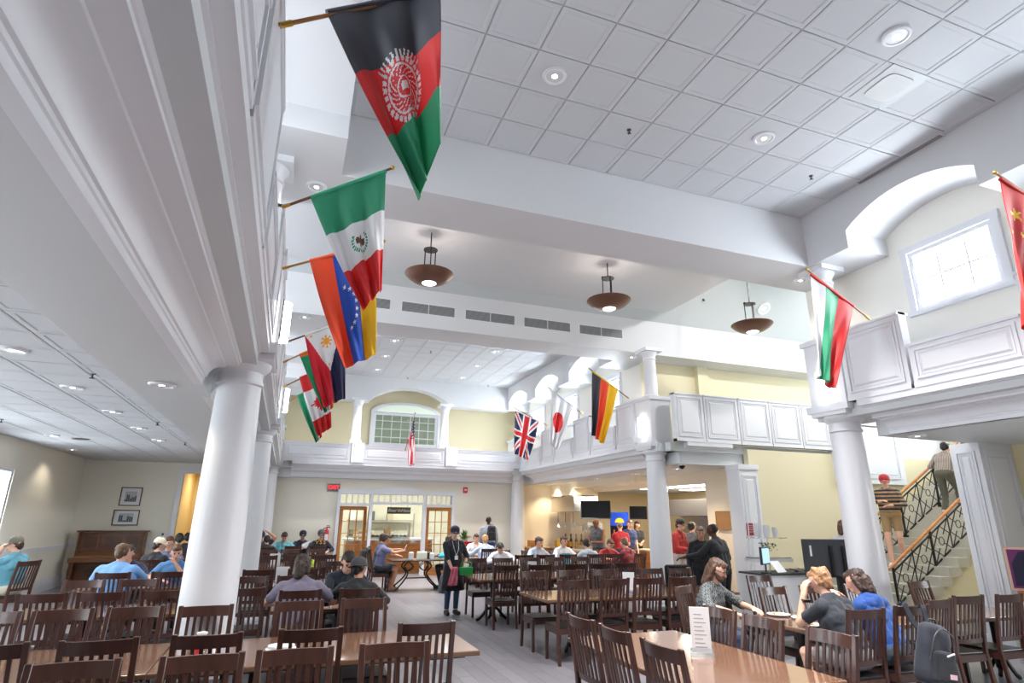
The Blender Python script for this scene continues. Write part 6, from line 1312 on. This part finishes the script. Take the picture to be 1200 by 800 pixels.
MB().bar((-.2, .02, .16), (-.2, .16, 0.016), .03, .02).bar((.2, .02, .16), (.2, .16, 0.016), .03, .02).box(-.3, .3, -.02, .03, 0, .14).build('easel', WOODH, e)
for k in range(6):
    e = empty('yellow_flower', (9.95 + k * .085, 5.2 + .1 * (k % 2), .752)); tag(e, 'yellow flower standing before the portrait poster', 'flower', 'yellow flowers before the portrait'); MB().tube([(0, 0, 0), (.01, 0, .08)], .006).build('stem', LEAF, e)
    MB().sphere((.01, 0, .1), .05, 10, 6, (1, 1, .6)).build('bloom', mat('flower_yellow', srgb(244, 192, 30), .6), e, smooth=60)
# ------------------------------------------------------------------ chairs of the seated people who have none yet
for p in SEATED: chair(*p)

# ------------------------------------------------------------------ things on and around the tables
TZ = .767
INK = mat('print_grey_ink', (.45, .45, .5), .6)
def menu(x, y, rz, label, h=.36, w=.12, z=TZ, group=None):
    e = empty('menu_stand', (x, y, z), rz); tag(e, label, 'menu stand', group)
    MB().prism([(-.055, 0), (.055, 0), (0, .055)], 'x', -w / 2 - .012, w / 2 + .012).build('base', ACRYL, e)
    MB().box(-w / 2, w / 2, -.004, .004, .012, h).build('card', PAPER, e)
    if h > .3:
        for s in (-1, 1):
            for k in range(9): MB().box(-w * .3, w * (.1 + .2 * ((k * 7) % 3) / 2), *sorted((s * .0042, s * .0052)), h - .06 - k * .03, h - .052 - k * .03).build('print_line', INK, e)
q = aty(819, 711, 4.345)
menu(3.253, 4.345, -.62, 'tall white menu stand on the large table with the long-haired man behind', h=q.z - TZ, w=.155)
menu(4.83, 8.05, -.5, 'white menu stand on the long centre table', h=.30, w=.17)
menu(4.55, 11.1, -.4, 'white menu stand on the server\'s table', h=.26, w=.17); menu(6.0, 14.0, -.4, 'white menu stand on the students\' table', h=.27, w=.17)
menu(.05, 10.75, 0, 'white menu card on the table behind the men in caps', h=.27, w=.2); menu(-.12, 14.6, 0, 'white menu card two tables before the extinguisher', h=.27, w=.22); menu(-.8, 18.45, 0, 'white menu card below the man with the raised arm', h=.22, w=.2)
e = empty('paper_menu', (-1.2, 3.55, TZ), .3); tag(e, 'white paper menu card lying in its holder at the bottom corner', 'menu'); MB().box(-.12, .12, -.01, .01, 0, .2).build('card', PAPER, e); MB().prism([(-.05, 0), (.05, 0), (0, .04)], 'x', -.13, .13).build('base', ACRYL, e)
PLATE = MB().lathe([(.001, .006), (.07, .006), (.085, .01), (.125, .022), (.127, .018), (.08, 0), (.001, 0)], seg=28).mesh('plate', PAPER, 40)
def plate(x, y, label):
    e = empty('dinner_plate', (x, y, TZ)); tag(e, label, 'plate'); put('dish', PLATE, e); rg = random.Random(int(x * 100))
    for k in range(4): MB().sphere((rg.uniform(-.05, .05), rg.uniform(-.05, .05), .018), .02, 8, 5, (1.3, 1, .6)).build('food', mat('pizza_%d' % (k % 2), srgb(*((226, 120, 30), (214, 190, 140))[k % 2]), .6), e, smooth=60)
plate(5.42, 5.78, 'white plate with orange food before the long-haired man'); plate(5.5, 5.5, 'white plate with orange food beside the red drink'); plate(5.22, 5.14, 'white plate under the blond man\'s elbow')
e = empty('drink_glass', (5.70, 5.56, TZ)); tag(e, 'clear tumbler half full of red drink', 'glass')
MB().lathe([(.001, 0), (.034, 0), (.042, .15), (.040, .15), (.032, .006), (.001, .006)], seg=22).build('tumbler', ACRYL, e, smooth=40); MB().lathe([(.001, .007), (.0318, .007), (.036, .07), (.001, .07)], seg=22).build('drink', mat('red_drink', srgb(170, 40, 14), .1), e, smooth=40)
e = empty('phone', (5.85, 5.62, TZ), .4); tag(e, 'dark phone with a paper napkin on it beside the tumbler', 'phone'); MB().box(-.08, .08, -.04, .04, 0, .01).build('case', BLACKM, e, bevel=.003); MB().quadbox([(-.07, -.035, .011), (.06, -.03, .011), (.07, .035, .011), (-.06, .03, .011), (-.05, -.02, .03), (.0, -.02, .022), (.02, .02, .018), (-.05, .02, .035)]).build('napkin', PAPER, e)
def hold(x, y, rz, sc, p): return Vector((x, y, 0)) + Matrix.Rotation(rz, 3, 'Z') @ (Vector(p) * sc)
c = hold(5.72, 4.66, .1, 1.02, (-.08, .5, 1.02))
e = empty('phone', c, .3); e.rotation_euler = (math.radians(-35), 0, .5); tag(e, 'blue phone held up by the man in the royal blue hoodie', 'phone'); MB().box(-.042, .042, -.006, .006, -.085, .085).build('case', mat('phone_blue', srgb(90, 120, 200), .3), e, bevel=.004); MB().box(-.038, .038, -.0075, -.006, -.08, .08).build('screen', mat('phone_screen', srgb(60, 90, 170), .1, emit=srgb(90, 120, 200), estr=.4), e)
c = hold(5.17, 4.63, .12, 1.04, (-.13, .31, 1.0))
e = empty('wrist_watch', c); tag(e, 'black watch on the blond man\'s wrist', 'watch'); MB().lathe([(.036, -.012), (.043, -.012), (.043, .012), (.036, .012)], seg=16).build('band', BLACKM, e, smooth=40); MB().box(-.05, -.042, -.018, .018, -.018, .018).build('dial', DARKGREY, e, bevel=.003)
c = hold(2.42, 16.35, -R90, 1.06, (0, .6, 1.0))
e = empty('phone', c, -R90); e.rotation_euler = (math.radians(-30), 0, -R90); tag(e, 'white phone in the hands of the man in shorts', 'phone'); MB().box(-.04, .04, -.005, .005, -.08, .08).build('case', PAPER, e, bevel=.003); MB().box(-.036, .036, -.0065, -.005, -.074, .074).build('screen', DARKGREY, e)
# caddies, jars and bottles
def jar(x, y, h, r_, col, label, lid=None, trans=False):
    e = empty('table_jar', (x, y, TZ)); tag(e, label, 'jar'); MB().lathe([(.001, 0), (r_, 0), (r_, h * .8), (r_ * .8, h), (.001, h)], seg=16).build('body', ACRYL if trans else mat('jar_%d_%d_%d' % col, srgb(*col), .3), e, smooth=40)
    MB().lathe([(.001, h), (r_ * .85, h), (r_ * .85, h + .015), (.001, h + .015)], seg=16).build('lid', mat('lid_%d_%d_%d' % (lid or (230, 230, 230)), srgb(*(lid or (230, 230, 230))), .4), e)
jar(-.55, 5.97, .09, .05, (230, 230, 230), 'clear jar on the table by the thick column', trans=True); jar(-.52, 5.42, .12, .03, (206, 60, 60), 'red sauce bottle on the table by the thick column', (200, 40, 40)); jar(-.42, 5.42, .10, .028, (236, 236, 236), 'white salt shaker beside the red sauce bottle'); jar(-.33, 5.44, .10, .028, (226, 226, 232), 'white pepper shaker next to the salt shaker', (120, 120, 120))
jar(.08, 5.5, .04, .12, (238, 238, 240), 'low white dish on the table by the thick column'); jar(.62, 8.3, .14, .035, (150, 190, 220), 'blue-lidded drink bottle between the two seated men', (60, 110, 170), True)
jar(-1.98, 11.12, .05, .09, (236, 232, 226), 'white bowl before the boy in light blue'); jar(.7, 15.2, .08, .05, (190, 220, 60), 'lime green box two tables before the extinguisher', (190, 220, 60))
jar(5.9, 10.9, .05, .06, (236, 236, 236), 'white cup on the server\'s table')
e = empty('turquoise_card', (pxX(663, 646, 13.9), 13.9, TZ), .1); tag(e, 'turquoise card standing on the students\' table', 'card'); MB().box(-.12, .12, -.004, .004, .01, .24).build('card', mat('turquoise', srgb(40, 180, 205), .6), e); MB().box(-.13, .13, -.03, .03, 0, .012).build('base', ACRYL, e)
for k, (dx, dy, w, h) in enumerate(((-.18, 0, .12, .17), (.12, .05, .26, .18), (.38, -.02, .1, .15))):
    e = empty('napkin_dispenser' if k != 1 else 'paper_bag', (3.4 + dx, 16.3 + dy, TZ)); tag(e, ('clear napkin dispenser before the man in shorts', 'pale green paper bag on the bistro table', 'clear napkin dispenser before the diner in turquoise')[k], 'dispenser' if k != 1 else 'bag')
    MB().box(-w / 2, w / 2, -.06, .06, 0, h).build('body', mat('bag_%d' % k, srgb(*((210, 214, 220), (222, 228, 212), (226, 226, 230))[k]), .5), e, bevel=.008); MB().box(-w / 2 + .01, w / 2 - .01, -.05, .05, h, h + .012).build('rim', PAPER, e)
e = empty('black_handbag', (3.72, 16.5, TZ)); tag(e, 'black handbag on the bistro table', 'bag'); MB().box(-.14, .14, -.07, .07, 0, .16).build('body', SEATM, e, bevel=.02, seg=2); MB().tube(smoothcurve([(-.09, 0, .15), (-.07, 0, .24), (.07, 0, .24), (.09, 0, .15)], 6), .01).build('handle', SEATM, e, smooth=60)
# server's caddy, cloth and apron
def P20p(p): return hold(3.24, 12.1, PI + .12, .95, p)
e = empty('green_caddy', P20p((-.13, .42, .80)), PI + .12); tag(e, 'bright green caddy with a handle in the server\'s hand', 'caddy')
GRN = mat('caddy_green', srgb(24, 150, 70), .4)
MB().quadbox([(-.11, -.06, 0), (.11, -.06, 0), (.11, .06, 0), (-.11, .06, 0), (-.125, -.07, .14), (.125, -.07, .14), (.125, .07, .14), (-.125, .07, .14)]).build('tub', GRN, e, bevel=.008); MB().tube(smoothcurve([(-.11, 0, .13), (-.09, 0, .22), (.09, 0, .22), (.11, 0, .13)], 6), .01).build('handle', GRN, e, smooth=60); MB().lathe([(.001, .14), (.035, .14), (.03, .2), (.001, .2)], seg=12).build('shaker', PAPER, e)
e = empty('pink_cloth', P20p((.15, .39, .60)), PI + .12); tag(e, 'pink cleaning cloth hanging from the server\'s hand', 'cloth'); m = MB(); n = 8
for j in range(n + 1):
    for i in range(n + 1):
        u, v = i / n - .5, j / n; m.v.append((u * .2 * (1.1 - .5 * v) - .03 * v, .03 * math.sin(u * 14 + v * 2), v * .34))
for j in range(n):
    for i in range(n): a = j * (n + 1) + i; m.f.append((a, a + 1, a + n + 2, a + n + 1))
o = m.build('fabric', mat('pink_cloth', srgb(232, 130, 150), .8), e, smooth=60); o.modifiers.new('t', 'SOLIDIFY').thickness = .006
ap = MB(); n = 16; APR = P20['e']
for j, (z, r_, sp) in enumerate(((1.36, .135, .35), (1.2, .15, .75), (1.02, .152, 1.25), (.92, .16, 1.5), (.7, .175, 1.5), (.48, .19, 1.5))):
    for i in range(n + 1): a = PI / 2 + (i / n - .5) * 2 * sp; ap.v.append((.215 * math.cos(a) * (r_ / .16), r_ * math.sin(a) * 1.08 + .01, z))
for j in range(5):
    for i in range(n): a = j * (n + 1) + i; ap.f.append((a, a + 1, a + n + 2, a + n + 1))
o = ap.build('apron', cloth((24, 25, 32)), APR, smooth=60); o.modifiers.new('t', 'SOLIDIFY').thickness = .008
lan = MB().tube(smoothcurve([(-.07, .1, 1.46), (-.05, .175, 1.3), (0, .19, 1.16)], 5), .004).tube(smoothcurve([(.07, .1, 1.46), (.05, .175, 1.3), (0, .19, 1.16)], 5), .004).build('lanyard', PAPER, APR)
MB().box(-.035, .035, .185, .195, 1.08, 1.16).build('badge', PAPER, APR)
# yellow letters on the navy hoodie, white cloth on the next shoulder
YL = mat('yellow_print', srgb(250, 190, 20), .6)
for k, ch in enumerate('VSS'):
    text('letter', ch, .15, YL, P16['e'], ((k - 1) * -.1, .17, 1.0), (R90 + math.radians(8), 0, PI))
e = empty('white_towel', (pxX(360, 634, 19.82), 19.72, 1.02)); tag(e, 'white towel over the shoulder of the man in the navy cap', 'towel'); MB().quadbox([(-.2, -.08, -.16), (.0, -.09, -.1), (.0, .05, -.08), (-.2, .05, -.16), (-.14, -.06, .0), (.1, -.05, .1), (.1, .05, .12), (-.14, .05, .02)]).build('fabric', CL, e, bevel=.02, seg=2)
# backpacks
def backpack(x, y, z, rz, col, label, w=.30, d=.17, h=.44, straps=None, patch=False, tilt=0):
    e = empty('backpack', (x, y, z), rz); e.rotation_euler = (0, tilt, rz); tag(e, label, 'backpack'); cm = cloth(col); dk = cloth(tuple(int(v * .7) for v in col))
    bm_ = remesh_box(w, d, h)
    put('body', bm_(cm), e)
    put('front_pocket', remesh_box(w * .78, .08, h * .5)(dk), e, (0, -d * .5, -h * .18 + 0.0))
    MB().tube(smoothcurve([(-w * .42, -d * .45, -h * .1), (-w * .3, -d * .56, h * .3), (0, -d * .5, h * .43), (w * .3, -d * .56, h * .3), (w * .42, -d * .45, -h * .1)], 6), .006, 6).build('zip', DARKGREY, e, smooth=60)
    MB().tube(smoothcurve([(-.04, 0, h * .48), (-.03, 0, h * .56), (.03, 0, h * .56), (.04, 0, h * .48)], 5), .01, 6).build('grab_loop', dk, e, smooth=60)
    for k, st in enumerate(straps or []):
        m = MB(); pts = smoothcurve(st, 6)
        for p0, p1 in zip(pts[:-1], pts[1:]): m.bar(p0, p1 + (p1 - p0) * .1, .05, .012, up=(0, 1, 0))
        m.build('strap', cm, e)
    if patch:
        MB().box(.0, .07, -d * .5 - .052, -d * .5 - .046, -h * .36, -h * .28).build('patch', mat('patch_pink', srgb(226, 190, 196), .6), e); MB().bar((-.02, -d * .5 - .05, .0), (.06, -d * .5 - .05, .03), .008, .012).build('zip_pull', PAPER, e)
        MB().tube([(w * .5 + .03 + .03 * math.cos(t), 0, -.02 + .03 * math.sin(t)) for t in [2 * PI * k / 14 for k in range(15)]], .006, 6).build('carabiner', PAPER, e, smooth=60)
    return e
def remesh_box(w, d, h):
    bm = bmesh.new(); bmesh.ops.create_cube(bm, size=1); bmesh.ops.scale(bm, vec=(w, d, h), verts=bm.verts)
    for v in bm.verts:
        if v.co.z > 0: v.co.x *= .82; v.co.y *= .7
    bmesh.ops.bevel(bm, geom=list(bm.edges), offset=min(w, d, h) * .32, segments=4, affect='EDGES', profile=.5)
    bmesh.ops.subdivide_edges(bm, edges=[q for q in bm.edges if q.calc_length() > .08], cuts=5, use_grid_fill=True)
    for v in bm.verts: v.co += v.normal * (.014 * mnoise.noise(v.co * 9) + .006 * mnoise.noise(v.co * 24)); v.co.z -= .03 * (v.co.x / w) ** 2
    me = bpy.data.meshes.new('pack'); bm.to_mesh(me); bm.free(); me.shade_smooth()
    def f(m): me.materials.append(m); return me
    return f
backpack(5.68, 4.20, .66, -.12, (38, 42, 54), 'navy black backpack hung by its straps on a chair', w=.34, d=.2, h=.5, straps=[[(-.2, .16, .36), (-.19, .11, .38), (-.12, .09, .24), (-.06, .06, .18)], [(.02, .16, .37), (.02, .11, .385), (.04, .09, .26), (.06, .06, .18)]], patch=True, tilt=.16)
backpack(2.0, 16.35, .78, -R90, (38, 38, 42), 'black backpack hung behind the man in shorts', w=.32, d=.17, h=.5, straps=[[(-.1, .07, .2), (-.1, .11, .3), (-.09, .16, .28)], [(.1, .07, .2), (.1, .11, .3), (.09, .16, .28)]])
backpack(4.0, 15.6, .235, .4, (70, 76, 88), 'grey backpack on the floor under the bistro table', w=.36, d=.2, h=.44)
backpack(pxX(573, 606, 18.7) + .03, 18.5, 1.38, -.2, (30, 30, 36), 'black backpack worn by the person near the corner column', w=.3, d=.16, h=.44)
# dark coat over the lectern side of the colleagues
e = empty('black_coat', (6.36, 8.68, 0), PI); tag(e, 'black coat draped over a chair beside the servery column', 'coat'); MB().box(-.2, .2, -.42, -.335, .50, 1.07).build('drape', cloth((24, 25, 32)), e, bevel=.03, seg=2); MB().box(-.2, .2, -.38, -.25, 1.043, 1.08).build('fold', cloth((22, 23, 30)), e, bevel=.012)
MB().tube(smoothcurve([(-.17, -.38, 1.04), (-.24, -.36, .85), (-.22, -.38, .62)], 6), .045, 8).build('sleeve', cloth((24, 25, 32)), e, smooth=60)
e = empty('dark_jacket', (9.62, 5.25, .7505), .3); tag(e, 'dark jacket bundled on the display table before the portrait', 'jacket')
put('bundle', remesh_box(.42, .24, .17)(cloth((34, 36, 44))), e, (0, 0, .1)); MB().tube(smoothcurve([(-.16, -.1, .05), (0, -.14, .07), (.17, -.1, .04)], 6), .035, 8).build('sleeve', cloth((30, 32, 40)), e, smooth=60)
finish_people()
